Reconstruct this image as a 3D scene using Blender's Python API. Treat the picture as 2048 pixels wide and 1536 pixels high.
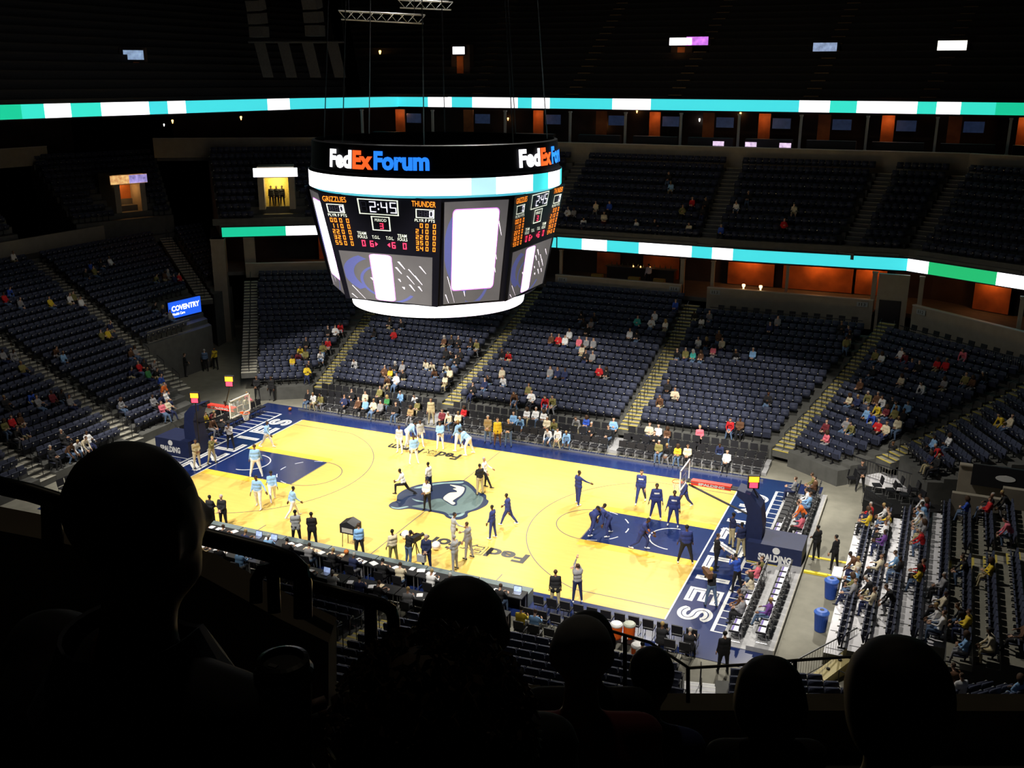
# Basketball arena during warm-ups, seen from the upper deck.  Units: metres, origin at centre court,
# +X towards the right-hand basket, +Y towards the far sideline, +Z up.
import bpy, math, random
import numpy as np
from mathutils import Vector, Matrix
random.seed(7); rng = np.random.default_rng(7)
SC = bpy.context.scene
COL = SC.collection
for o in list(bpy.data.objects): bpy.data.objects.remove(o)
PI = math.pi

# ------------------------------------------------------------------ camera
CAM = Vector((23.3546, -44.2667, 21.5558)); YAW, PITCH, ROLL, FPX = 0.410976, -0.295054, 0.0021956, 2006.55
_f = Vector((-math.sin(YAW)*math.cos(PITCH), math.cos(YAW)*math.cos(PITCH), math.sin(PITCH)))
_r = Vector((math.cos(YAW), math.sin(YAW), 0)); _u = _r.cross(_f)
_r, _u = _r*math.cos(ROLL)+_u*math.sin(ROLL), _u*math.cos(ROLL)-_r*math.sin(ROLL)
cam = bpy.data.cameras.new('camera'); cam.sensor_width = 36; cam.lens = 36*FPX/2048; cam.clip_start = .05; cam.clip_end = 400
camo = bpy.data.objects.new('camera', cam); COL.objects.link(camo)
camo.matrix_world = Matrix((( _r.x,_u.x,-_f.x,CAM.x),(_r.y,_u.y,-_f.y,CAM.y),(_r.z,_u.z,-_f.z,CAM.z),(0,0,0,1)))
SC.camera = camo
def ray(x, y): return (_f*FPX+_r*(x-1024)+_u*(768-y))/FPX
def on_z(x, y, z=0.0): d = ray(x, y); return CAM+d*((z-CAM.z)/d.z)
def on_y(x, y, Y): d = ray(x, y); return CAM+d*((Y-CAM.y)/d.y)
def on_x(x, y, X): d = ray(x, y); return CAM+d*((X-CAM.x)/d.x)
def at(x, y, depth): return CAM+ray(x, y)*depth
def proj(P):
    d = Vector(P)-CAM; z = d.dot(_f)
    return (1024+FPX*d.dot(_r)/z, 768-FPX*d.dot(_u)/z, z)

# ------------------------------------------------------------------ world, lamps, exposure
w = bpy.data.worlds.new('arena_dark'); SC.world = w; w.use_nodes = True
w.node_tree.nodes['Background'].inputs[0].default_value = (.0, .0, .0, 1)
w.node_tree.nodes['Background'].inputs[1].default_value = 0
SC.view_settings.view_transform = 'Standard'; SC.view_settings.look = 'None'
SC.view_settings.exposure = 0.0; SC.view_settings.gamma = 1; SC.view_settings.use_curve_mapping = False
def spot(name, loc, aim, watts, size, blend, color=(1, .95, .84), radius=.6):
    l = bpy.data.lights.new(name, 'SPOT'); l.energy = watts; l.spot_size = math.radians(size); l.spot_blend = blend
    l.color = color; l.shadow_soft_size = radius
    o = bpy.data.objects.new(name, l); COL.objects.link(o); o.location = loc
    o.rotation_euler = (Vector(aim)-Vector(loc)).to_track_quat('-Z', 'Y').to_euler(); return o
LK = 1.0
for sx in (-15, -5, 5, 15):                        # two catwalk banks of court floods
    for sy in (-1, 1):
        spot('catwalk_flood', (sx*1.05, sy*24, 28.5), (sx*.85, sy*1.0*-1, 0), 41000*LK, 37, .45)
for sx in (-13, -4.6, 4.6, 13):                    # spill floods for the far lower stand, sharp cut-off, clear of the scoreboard
    spot('stand_flood', (math.copysign(16, sx), -8, 33), (sx, 11.6, 1), 36000*LK, 29, .12)
for s in (-1, 1):                                  # end floods
    spot('end_flood', (s*6, -2, 33), (s*(27.5 if s > 0 else 25), -2 if s > 0 else 2, 2), 16500*LK if s > 0 else 5200*LK, 52 if s > 0 else 46, .5)
spot('corner_flood', (6, -4, 33), (22, 17, 2), 2600*LK, 44, .6)
spot('corner_flood', (-6, -4, 33), (-24, 16, 2), 800*LK, 44, .6)
spot('near_flood', (0, 8, 33), (2, -15, 1), 9000*LK, 64, .5)
spot('fill_light', (0, 4, 34), (0, 34, 9), 450*LK, 100, 1.0, (1, .82, .6))
spot('fill_light', (4, 20, 40), (4, 60, 28), 1300*LK, 110, 1.0, (1, .75, .45))  # added warm fill, lets the upper deck aisles show faintly
spot('fill_light', (16, -30, 39), (22, -41, 20), 480*LK, 50, 1.0, (1, .85, .6))  # added dim fill, lifts the foreground deck wall out of black
spot('fill_light', (-4, 0, 34), (-45, 12, 8), 1000*LK, 75, 1.0)
# ------------------------------------------------------------------ helpers
def setp(o, label=None, cat=None, group=None, kind=None):
    if label: o['label'] = label
    if cat: o['category'] = cat
    if group: o['group'] = group
    if kind: o['kind'] = kind
    return o
MATS = {}
def mat(name, col, rough=.6, metal=0., emit=0., var=.0, scale=8., bump=0., spec=.4, alpha=1.):
    if name in MATS: return MATS[name]
    m = bpy.data.materials.new(name); m.use_nodes = True; nt = m.node_tree; b = nt.nodes['Principled BSDF']
    c = (*col, 1)
    b.inputs['Base Color'].default_value = c; b.inputs['Roughness'].default_value = rough
    b.inputs['Metallic'].default_value = metal; b.inputs['Specular IOR Level'].default_value = spec
    if emit:
        b.inputs['Emission Color'].default_value = c; b.inputs['Emission Strength'].default_value = emit
    if alpha < 1: b.inputs['Alpha'].default_value = alpha
    if var or bump:
        tc = nt.nodes.new('ShaderNodeTexCoord'); n = nt.nodes.new('ShaderNodeTexNoise'); n.inputs['Scale'].default_value = scale
        n.inputs['Detail'].default_value = 4; nt.links.new(tc.outputs['Object'], n.inputs['Vector'])
        if var:
            r = nt.nodes.new('ShaderNodeValToRGB'); nt.links.new(n.outputs['Fac'], r.inputs['Fac'])
            r.color_ramp.elements[0].position = .3; r.color_ramp.elements[1].position = .7
            r.color_ramp.elements[0].color = tuple(x*(1-var) for x in col)+(1,)
            r.color_ramp.elements[1].color = tuple(min(1, x*(1+var)) for x in col)+(1,)
            nt.links.new(r.outputs['Color'], b.inputs['Base Color'])
            if emit: nt.links.new(r.outputs['Color'], b.inputs['Emission Color'])
        if bump:
            bp = nt.nodes.new('ShaderNodeBump'); bp.inputs['Strength'].default_value = bump; bp.inputs['Distance'].default_value = .02
            nt.links.new(n.outputs['Fac'], bp.inputs['Height']); nt.links.new(bp.outputs['Normal'], b.inputs['Normal'])
    MATS[name] = m; return m
def empty(name, loc=(0, 0, 0), rz=0):
    o = bpy.data.objects.new(name, None); COL.objects.link(o); o.location = loc; o.rotation_euler = (0, 0, rz)
    o.empty_display_size = .1; return o
class MB:
    def __init__(s): s.v = []; s.f = []; s.m = []
    def add(s, v, f, m=0):
        n = len(s.v); s.v += [tuple(p) for p in v]; s.f += [tuple(i+n for i in q) for q in f]; s.m += [m]*len(f); return s
    def box(s, c, d, m=0, rz=0, R=None):
        v = []
        for x in (-.5, .5):
            for y in (-.5, .5):
                for z in (-.5, .5):
                    p = Vector((x*d[0], y*d[1], z*d[2]))
                    if R is not None: p = R@p
                    elif rz: p = Matrix.Rotation(rz, 3, 'Z')@p
                    v.append(p+Vector(c))
        return s.add(v, [(0, 1, 3, 2), (4, 6, 7, 5), (0, 4, 5, 1), (2, 3, 7, 6), (0, 2, 6, 4), (1, 5, 7, 3)], m)
    def bb(s, x0, x1, y0, y1, z0, z1, m=0): return s.box(((x0+x1)/2, (y0+y1)/2, (z0+z1)/2), (abs(x1-x0), abs(y1-y0), abs(z1-z0)), m)
    def tube(s, pts, r, n=6, m=0, cap=True):
        pts = [Vector(p) for p in pts]; rr = r if isinstance(r, (list, tuple)) else [r]*len(pts); v = []; f = []
        for i, p in enumerate(pts):
            d = (pts[min(i+1, len(pts)-1)]-pts[max(i-1, 0)]).normalized()
            a = d.orthogonal().normalized() if abs(d.z) > .95 else d.cross(Vector((0, 0, 1))).normalized(); b = d.cross(a)
            for k in range(n): t = 2*PI*k/n; v.append(p+(a*math.cos(t)+b*math.sin(t))*rr[i])
        for i in range(len(pts)-1):
            for k in range(n): f.append((i*n+k, i*n+(k+1) % n, (i+1)*n+(k+1) % n, (i+1)*n+k))
        if cap: f.append(tuple(range(n))[::-1]); f.append(tuple(range((len(pts)-1)*n, len(pts)*n)))
        return s.add(v, f, m)
    def lathe(s, c, prof, n=16, m=0):
        v = []; f = []
        for r, z in prof:
            for k in range(n): t = 2*PI*k/n; v.append((c[0]+r*math.cos(t), c[1]+r*math.sin(t), c[2]+z))
        for i in range(len(prof)-1):
            for k in range(n): f.append((i*n+k, i*n+(k+1) % n, (i+1)*n+(k+1) % n, (i+1)*n+k))
        f.append(tuple(range(n))[::-1]); f.append(tuple(range((len(prof)-1)*n, len(prof)*n)))
        return s.add(v, f, m)
    def prism(s, poly, z0, z1, m=0, side=None):
        n = len(poly); v = [(p[0], p[1], z0) for p in poly]+[(p[0], p[1], z1) for p in poly]
        f = [tuple(range(n))[::-1], tuple(range(n, 2*n))]+[(i, (i+1) % n, n+(i+1) % n, n+i) for i in range(n)]
        return s.add(v, f, m)
    def sphere(s, c, r, n=8, m=0):
        r = r if isinstance(r, (list, tuple)) else (r, r, r); v = [(c[0], c[1], c[2]-r[2])]; f = []
        k = n//2
        for i in range(1, k):
            a = -PI/2+PI*i/k
            for j in range(n): t = 2*PI*j/n; v.append((c[0]+r[0]*math.cos(a)*math.cos(t), c[1]+r[1]*math.cos(a)*math.sin(t), c[2]+r[2]*math.sin(a)))
        v.append((c[0], c[1], c[2]+r[2])); L = len(v)-1
        for j in range(n): f.append((0, 1+(j+1) % n, 1+j)); f.append((L, L-n+j, L-n+(j+1) % n))
        for i in range(k-2):
            for j in range(n): a = 1+i*n; f.append((a+j, a+(j+1) % n, a+n+(j+1) % n, a+n+j))
        return s.add(v, f, m)
    def mesh(s, name, mats, smooth=False):
        me = bpy.data.meshes.new(name); me.from_pydata(s.v, [], s.f)
        for m in (mats if isinstance(mats, (list, tuple)) else [mats]): me.materials.append(m)
        if any(s.m): me.polygons.foreach_set('material_index', s.m)
        if smooth: me.polygons.foreach_set('use_smooth', [True]*len(me.polygons))
        me.update(); return me
    def build(s, name, mats, parent=None, smooth=False, loc=None):
        return link(name, s.mesh(name, mats, smooth), parent, loc)
def link(name, me, parent=None, loc=None):
    o = bpy.data.objects.new(name, me); COL.objects.link(o)
    if parent: o.parent = parent
    if loc is not None: o.location = loc
    return o
def thing(o, label, cat, group=None): return setp(o, label, cat, group)
def struct(o, label, cat=None): return setp(o, label, cat or 'structure', None, 'structure')
def copy_tree(o, parent=None):
    c = o.copy(); COL.objects.link(c); c.parent = parent
    for ch in o.children: copy_tree(ch, c)
    return c
def text_geo(s, size=1., bold=0., spacing=1., res=3):
    """filled 2-D outline of a string as (verts, tris): x right, y up, origin at its lower left"""
    cu = bpy.data.curves.new('lettering_tmp', 'FONT'); cu.body = s; cu.size = size; cu.offset = bold; cu.space_character = spacing
    cu.resolution_u = res; cu.fill_mode = 'FRONT'
    o = bpy.data.objects.new('lettering_tmp', cu); me = bpy.data.meshes.new_from_object(o)
    v = [tuple(p.co)[:2] for p in me.vertices]; f = [tuple(p.vertices) for p in me.polygons]
    bpy.data.objects.remove(o); bpy.data.curves.remove(cu); bpy.data.meshes.remove(me)
    x0 = min(p[0] for p in v); y0 = min(p[1] for p in v)
    v = [(p[0]-x0, p[1]-y0) for p in v]
    return v, f, max(p[0] for p in v), max(p[1] for p in v)
_O1 = ('zeroth', 'first', 'second', 'third', 'fourth', 'fifth', 'sixth', 'seventh', 'eighth', 'ninth', 'tenth', 'eleventh', 'twelfth', 'thirteenth', 'fourteenth', 'fifteenth', 'sixteenth', 'seventeenth', 'eighteenth', 'nineteenth')
_O2 = ('', '', 'twent', 'thirt', 'fort', 'fift', 'sixt', 'sevent', 'eight', 'ninet')
def nth(n):
    if n < 20: return _O1[n]
    return _O2[n//10]+('ieth' if n % 10 == 0 else 'y-'+_O1[n % 10])
def oriented(f, v):
    out = []
    for q in f:
        a = 0
        for i in range(len(q)): p, r = v[q[i]], v[q[(i+1) % len(q)]]; a += p[0]*r[1]-p[1]*r[0]
        out.append(q if a > 0 else q[::-1])
    return out
def text_fit(mb, s, place, w, h, m=0, bold=0., spacing=1.):
    """write s stretched into a w x h box; place(u, v) -> 3-D point"""
    v, f, W, H = text_geo(s, 1., bold, spacing)
    mb.add([place(p[0]/W*w, p[1]/H*h) for p in v], oriented(f, v), m)
SEG = {'0': 'abcdef', '1': 'bc', '2': 'abged', '3': 'abgcd', '4': 'fgbc', '5': 'afgcd', '6': 'afgedc', '7': 'abc', '8': 'abcdefg', '9': 'abcdfg'}
def seven(mb, ch, place, u, v, w, h, t, m, off=None):
    segs = dict(a=(u, v+h-t, w, t), d=(u, v, w, t), g=(u, v+h/2-t/2, w, t), f=(u, v+h/2, t, h/2), b=(u+w-t, v+h/2, t, h/2), e=(u, v, t, h/2), c=(u+w-t, v, t, h/2))
    for k, (x, y, a, b) in segs.items():
        on = k in SEG.get(ch, '')
        if on or off is not None:
            e = t*.12
            mb.add([place(x+e, y+e), place(x+a-e, y+e), place(x+a-e, y+b-e), place(x+e, y+b-e)], [(0, 1, 2, 3)], m if on else off)
# ------------------------------------------------------------------ materials
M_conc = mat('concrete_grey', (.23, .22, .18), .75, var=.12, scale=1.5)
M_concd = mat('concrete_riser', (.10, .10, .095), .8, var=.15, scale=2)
M_white = mat('retractable_deck_white', (.78, .77, .82), .6, var=.06, scale=3)
M_beige = mat('parapet_beige', (.30, .265, .21), .7, var=.08, scale=2)
M_black = mat('black_vinyl', (.012, .012, .016), .55, var=.1)
M_drape = mat('black_drape', (.006, .006, .007), .9, var=.2, scale=3)
M_metal = mat('rail_dark_steel', (.03, .03, .035), .4, metal=.6, var=.1)
M_steel = mat('brushed_steel', (.45, .45, .46), .35, metal=.8, var=.05)
M_whitep = mat('white_paint', (.80, .80, .80), .5, var=.03)
M_navy = mat('court_navy_paint', (.010, .022, .105), .22, var=.06, scale=.6, spec=.5)
M_step = mat('aisle_step_tread', (.36, .34, .28), .8, var=.1, scale=6)
M_nose = mat('step_nosing_yellow', (.62, .50, .10), .7, var=.08, scale=9)
M_nosew = mat('step_nosing_pale', (.55, .53, .46), .7, var=.08, scale=9)
M_seat = mat('seat_fabric_blue_grey', (.042, .050, .092), .75, var=.10, scale=14)
M_seatd = mat('seat_shell_dark', (.034, .040, .074), .6, var=.1, scale=9)
M_plate = mat('seat_plate_pale', (.60, .58, .50), .5, var=.05)

# ------------------------------------------------------------------ arena floor
b = MB(); b.bb(-60, 60, -60, 75, -.35, -.02)
struct(b.build('floor', M_conc), 'grey concrete arena floor around the court', 'floor')

def wood_material():
    m = bpy.data.materials.new('maple_court'); m.use_nodes = True; nt = m.node_tree; B = nt.nodes['Principled BSDF']
    tc = nt.nodes.new('ShaderNodeTexCoord'); mp = nt.nodes.new('ShaderNodeMapping'); mp.inputs['Scale'].default_value = (1, 1, 1)
    br = nt.nodes.new('ShaderNodeTexBrick'); br.inputs['Scale'].default_value = 1; br.inputs['Brick Width'].default_value = 1.2
    br.inputs['Row Height'].default_value = .12; br.inputs['Mortar Size'].default_value = .0015
    br.inputs['Color1'].default_value = (.76, .52, .13, 1); br.inputs['Color2'].default_value = (.72, .485, .118, 1); br.inputs['Mortar'].default_value = (.6, .38, .12, 1)
    n = nt.nodes.new('ShaderNodeTexNoise'); n.inputs['Scale'].default_value = .7
    mx = nt.nodes.new('ShaderNodeMixRGB'); mx.blend_type = 'MULTIPLY'; mx.inputs[0].default_value = .35
    rp = nt.nodes.new('ShaderNodeValToRGB'); rp.color_ramp.elements[0].color = (.75, .75, .7, 1); rp.color_ramp.elements[1].color = (1, 1, 1, 1)
    L = nt.links.new
    L(tc.outputs['Object'], mp.inputs['Vector']); L(mp.outputs['Vector'], br.inputs['Vector']); L(mp.outputs['Vector'], n.inputs['Vector'])
    L(n.outputs['Fac'], rp.inputs['Fac']); L(br.outputs['Color'], mx.inputs[1]); L(rp.outputs['Color'], mx.inputs[2]); L(mx.outputs['Color'], B.inputs['Base Color'])
    B.inputs['Roughness'].default_value = .26; B.inputs['Specular IOR Level'].default_value = .45
    return m
M_wood = wood_material(); M_band = mat('lane_band_yellow', (.80, .50, .06), .28, var=.05, scale=.8)
M_line = mat('faint_line_grey', (.15, .13, .11), .35, var=.05)
M_black_ink = mat('floor_lettering_black', (.012, .012, .015), .35, var=.05)
M_lwhite = mat('floor_lettering_white', (.66, .66, .66), .35, var=.04)
M_logo_navy = mat('emblem_navy', (.010, .020, .062), .3, var=.05); M_logo_grey = mat('emblem_teal_grey', (.115, .17, .172), .3, var=.05)
M_logo_cream = mat('emblem_cream', (.80, .74, .52), .3, var=.04); M_logo_lt = mat('emblem_pale_blue', (.22, .33, .34), .3, var=.05)
HL, HW = 14.325, 7.62
def _arc(cx, cy, rx, ry, a0, a1, n=10): return [(cx+rx*math.cos(math.radians(a0+(a1-a0)*i/n)), cy+ry*math.sin(math.radians(a0+(a1-a0)*i/n))) for i in range(n+1)]
GLYPH = {'G': [_arc(.5, .5, .5, .5, 50, 340, 16)+[(1, .45), (.6, .45)]], 'R': [[(0, 0), (0, 1), (.6, 1)]+_arc(.6, .75, .35, .25, 90, -90, 8)+[(0, .5)], [(.5, .5), (1, 0)]], 'I': [[(.5, 0), (.5, 1)]],
         'Z': [[(0, 1), (1, 1), (0, 0), (1, 0)]], 'L': [[(0, 1), (0, 0), (1, 0)]], 'E': [[(1, 1), (0, 1), (0, 0), (1, 0)], [(0, .5), (.85, .5)]],
         'S': [_arc(.5, .75, .45, .25, 20, 270, 12)[:-1]+_arc(.5, .25, .45, .25, 90, -160, 12)]}
court = empty('floor_basketball_court'); struct(court, 'bright maple basketball court with navy apron', 'court')
b = MB(); b.bb(-18.7, 18.6, -9.9, 9.75, -.06, 0); b.build('apron', M_navy, court)
b = MB(); b.bb(-HL, HL, -HW, HW, .001, .006); b.build('playing_surface', M_wood, court)
def flat(name, poly, z, m, parent=court):
    b = MB(); b.add([(p[0], p[1], z) for p in poly], [tuple(range(len(poly)))]); o = b.build(name, m, parent); return o
def ring(name, c, r, wd, a0, a1, z, m, n=48, parent=court):
    b = MB(); v = []; f = []
    for i in range(n+1):
        t = math.radians(a0+(a1-a0)*i/n)
        v += [(c[0]+(r-wd/2)*math.cos(t), c[1]+(r-wd/2)*math.sin(t), z), (c[0]+(r+wd/2)*math.cos(t), c[1]+(r+wd/2)*math.sin(t), z)]
    for i in range(n): f.append((2*i, 2*i+1, 2*i+3, 2*i+2))
    b.add(v, f); return b.build(name, m, parent)
def rect(x0, x1, y0, y1): return [(x0, y0), (x1, y0), (x1, y1), (x0, y1)]
for s in (-1, 1):
    e = sorted((s*8.53, s*HL))
    for t in (-1, 1):
        flat('lane_band', rect(*e, *sorted((t*1.83, t*2.44))), .009, M_band)
    flat('lane_paint', rect(*e, -1.83, 1.83), .010, M_navy)
    flat('free_throw_line', rect(*sorted((s*8.50, s*8.56)), -1.83, 1.83), .012, M_line)
    ring('restricted_arc', (s*12.75, 0), 1.22, .07, 90, 270, .013, M_lwhite) if s > 0 else ring('restricted_arc', (s*12.75, 0), 1.22, .07, -90, 90, .013, M_lwhite)
    ring('free_throw_circle', (s*8.53, 0), 1.83, .05, 90 if s > 0 else -90, 270 if s > 0 else 90, .012, M_line)
    for k in range(5):                               # dashed inner half of the free-throw circle
        a = (-72+36*k) if s > 0 else (108+36*k)
        ring('circle_dash', (s*8.53, 0), 1.83, .06, a-8, a+8, .013, M_lwhite, 6)
    a = 68.1
    ring('three_point_arc', (s*12.75, 0), 7.24, .05, *((180-a, 180+a) if s > 0 else (-a, a)), .012, M_line, 80)
    for t in (-1, 1):
        flat('three_point_side_line', rect(*sorted((s*(HL-4.27), s*HL)), t*6.71-.025, t*6.71+.025), .012, M_line)
    flat('baseline', rect(*sorted((s*HL, s*(HL+.07))), -HW, HW), .008, M_lwhite)
    # photographers' ladder on the baseline apron
    x0 = s*16.36
    flat('ladder_rail', rect(x0-.07, x0+.07, -7.75, 8.1), .005, M_lwhite)
    for k in range(27):
        y = -7.72+15.8*k/26
        flat('ladder_rung', rect(*sorted((x0, x0+s*1.45)), y-.035, y+.035), .004, M_lwhite)
    # baseline team name: fat white strokes with a thin inline stripe
    pitch = 15.0/9
    for wd, mt, z, nm in ((.38, M_lwhite, .006, 'baseline_letter'), (.045, M_navy, .0095, 'baseline_letter_inline')):
        for k, ch in enumerate('GRIZZLIES'):
            bm = MB(); zi = z; c0 = -7.5+pitch*(k+.5); gw = .92 if ch != 'I' else 0
            for ln in GLYPH[ch]:
                pts = [(s*(14.84+p[1]*1.12), -s*(c0+(p[0]-.5)*gw)) for p in ln]
                for a, c in zip(pts, pts[1:]):
                    a, c = Vector(a), Vector(c); d = (c-a).normalized()*wd/2; n = Vector((-d.y, d.x))
                    sq = d if ch in 'IZLE' else d*0
                    zi += .00006; bm.add([(*(a-sq+n), zi), (*(a-sq-n), zi), (*(c+sq-n), zi), (*(c+sq+n), zi)], [(0, 1, 2, 3)])
                if ch not in 'IZLE':
                    for p in pts[1:-1]: zi += .00006; bm.add([(p[0]+wd/2*math.cos(t), p[1]+wd/2*math.sin(t), zi) for t in np.linspace(0, 2*PI, 12, False)], [tuple(range(12))])
            bm.build(nm, mt, court)
flat('half_court_line', rect(-.025, .025, -HW, HW), .012, M_line)
for c in ((-6.53, -HW), (6.53, -HW)): flat('coach_box_line', rect(c[0]-.025, c[0]+.025, -HW, -HW+.9), .012, M_line)
flat('sideline_apron_far', rect(-HL, HL, HW, HW+.05), .008, M_band)
# floor name marks, read from the far side
def floor_name(x_right, x_left, y, h):
    Wd = x_right-x_left; total = 10.; bm = MB(); ol = MB()
    widths = [('Fed', .31), ('Ex', .20), ('Forum', .49)]; u0 = 0
    for t, fr in widths:
        def place(u, v, u0=u0): return (x_right-(u0+u), y-v, .014)
        if t == 'Ex':
            v, f, W, H = text_geo(t, 1., .02)
            text_fit(ol, t, place, fr*Wd*.94, h, 0, .03)
            def place2(u, v, u0=u0): return (x_right-(u0+.03+u), y-.03-v, .016)
            text_fit(ol, t, place2, fr*Wd*.94-.06, h-.06, 1, -.01)
        else: text_fit(bm, t, place, fr*Wd*.96, h, 0, .035)
        u0 += fr*Wd
    bm.build('floor_name_lettering', M_black_ink, court); ol.build('floor_name_outline', [M_black_ink, M_wood], court)
p, q = on_z(1050, 1118), on_z(815, 1083); floor_name(p.x+.1, q.x-.9, p.y+.45, .95)
p, q = on_z(915, 915), on_z(768, 895); floor_name(p.x+.1, q.x, p.y+.5, .95)
# centre emblem: outline points read off the floor and kept as floor coordinates
EM = (740, 920, 300/2048)
def emb(pts): return [tuple(on_z(EM[0]+x*EM[2], EM[1]+y*EM[2])[:2]) for x, y in pts]
def smooth_poly(p, n=5):
    out = []; N = len(p)
    for i in range(N):
        a, b_, c, d = (Vector(p[(i+k) % N]) for k in (-1, 0, 1, 2))
        for k in range(n):
            t = k/n; out.append(tuple(.5*((2*b_)+(c-a)*t+(2*a-5*b_+4*c-d)*t*t+(3*b_-a-3*c+d)*t**3)))
    return out
def emblem(name, pts, z, m, sm=True, n=4):
    P = emb(pts)
    if name == 'emblem_face': cx, cy = sum(p[0] for p in P)/len(P), sum(p[1] for p in P)/len(P); P = [(cx+(p[0]-cx)*.955, cy+(p[1]-cy)*.93) for p in P]
    P = smooth_poly(P, n) if sm else P
    a = sum(P[i][0]*P[(i+1) % len(P)][1]-P[(i+1) % len(P)][0]*P[i][1] for i in range(len(P)))
    if a < 0: P = P[::-1]
    b = MB(); b.add([(p[0], p[1], z) for p in P], [tuple(range(len(P)))]); return b.build(name, m, court)
emblem('emblem_outline', [(255, 625), (300, 580), (365, 555), (375, 480), (470, 410), (640, 345), (860, 310), (1080, 290), (1280, 280), (1400, 350), (1480, 440), (1580, 475), (1590, 535), (1620, 560), (1590, 620), (1480, 680), (1345, 725), (1330, 775), (1240, 815), (1120, 812), (1040, 780), (1000, 745), (850, 712), (720, 695), (540, 668), (400, 682), (300, 665)], .014, M_logo_navy)
emblem('emblem_face', [(540, 640), (700, 610), (800, 560), (880, 530), (980, 520), (1100, 480), (1200, 400), (1290, 320), (1390, 375), (1470, 460), (1560, 500), (1560, 560), (1500, 640), (1400, 690), (1310, 715), (1290, 760), (1190, 790), (1080, 770), (1010, 725), (850, 695), (700, 670)], .016, M_logo_grey)
emblem('emblem_brow', [(640, 400), (860, 330), (1080, 312), (1260, 305), (1180, 345), (1020, 355), (900, 420), (740, 520), (560, 540)], .0164, M_logo_navy)
emblem('emblem_crest', [(600, 385), (860, 325), (1060, 308), (1270, 298), (1240, 322), (1050, 325), (880, 345), (720, 385)], .0170, M_logo_lt)
emblem('emblem_muzzle_shade', [(560, 530), (720, 460), (900, 400), (1010, 365), (1100, 380), (1050, 450), (960, 520), (840, 545), (700, 585), (560, 575)], .0175, M_logo_navy)
emblem('emblem_muzzle_line', [(570, 530), (640, 550), (740, 570), (735, 580), (630, 565)], .018, M_logo_lt)
emblem('emblem_eye_edge', [(1070, 330), (1290, 360), (1310, 420), (1270, 490), (1190, 560), (1190, 610), (1140, 630), (1060, 590), (980, 535), (960, 520), (1060, 440)], .018, M_logo_navy)
emblem('emblem_eye', [(1090, 342), (1270, 372), (1285, 420), (1240, 485), (1130, 560), (1165, 590), (1130, 615), (1070, 580), (1000, 525), (1080, 455), (1190, 440), (1130, 400), (1180, 385)], .020, M_logo_cream)
emblem('emblem_eye_mark', [(1010, 400), (1110, 395), (1190, 430), (1120, 445), (1030, 430)], .021, M_logo_navy)
emblem('emblem_ear_edge', [(290, 640), (380, 655), (500, 635), (520, 645), (400, 672), (310, 660)], .018, M_logo_lt)
emblem('emblem_ear', [(1080, 740), (1160, 735), (1250, 725), (1200, 750), (1130, 758)], .018, M_logo_navy)
emblem('emblem_ear_glint', [(1070, 760), (1120, 770), (1180, 765), (1280, 730), (1260, 765), (1180, 785), (1110, 782)], .019, M_logo_lt)
# ------------------------------------------------------------------ seating bowl
V2 = lambda x, y: Vector((x, y))
SEATS = []      # (x, y, z, facing angle, section key, row, index in row, seats in row)
def section(name, label, Lf, Lt, Rf, Rt, zs, key, k0=0, inset=.55, riser=M_concd, tread=None, seats=True, base=-.02, pitch=.53, skip=None):
    """a faceted tier: straight rows between a left and a right aisle line"""
    N = len(zs); Lf, Lt, Rf, Rt = map(lambda p: V2(*p), (Lf, Lt, Rf, Rt)); b = MB()
    def edge(k):
        a, c = Lf.lerp(Lt, k/N), Rf.lerp(Rt, k/N); d = (c-a).normalized(); return a+d*inset, c-d*inset
    for k in range(k0, N):
        a, c = edge(k); a2, c2 = edge(k+1); z = zs[k]; zl = zs[k-1] if k > k0 else base
        b.add([(*a, z), (*c, z), (*c2, z), (*a2, z)], [(0, 1, 2, 3)], 1 if tread else 0)
        b.add([(*a, zl), (*c, zl), (*c, z), (*a, z)], [(0, 1, 2, 3)], 0)
        b.add([(*a, base), (*a, z), (*a2, z), (*a2, base)], [(0, 1, 2, 3)], 0)
        b.add([(*c, base), (*c2, base), (*c2, z), (*c, z)], [(0, 1, 2, 3)], 0)
        if seats:
            d = (c-a); L = d.length; d.normalize(); nrm = V2(d.y, -d.x)
            mid = (a+c)/2; back = ((a2+c2)/2-mid)
            if nrm.dot(back) > 0: nrm = -nrm
            n = int(L/pitch); ang = math.atan2(-nrm.x, nrm.y)
            s0 = (a+(a2-a)*.72); off = (L-n*pitch)/2
            for i in range(n):
                p = s0+d*(off+(i+.5)*pitch)
                if skip and skip(p, k): continue
                SEATS.append((p.x, p.y, z, ang, key, k, i, n))
    a, c = edge(N); b.add([(*a, base), (*c, base), (*c, zs[-1]), (*a, zs[-1])], [(3, 2, 1, 0)], 0)
    return struct(b.build(name, [riser, tread or riser]), label, 'seating tier')
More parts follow.
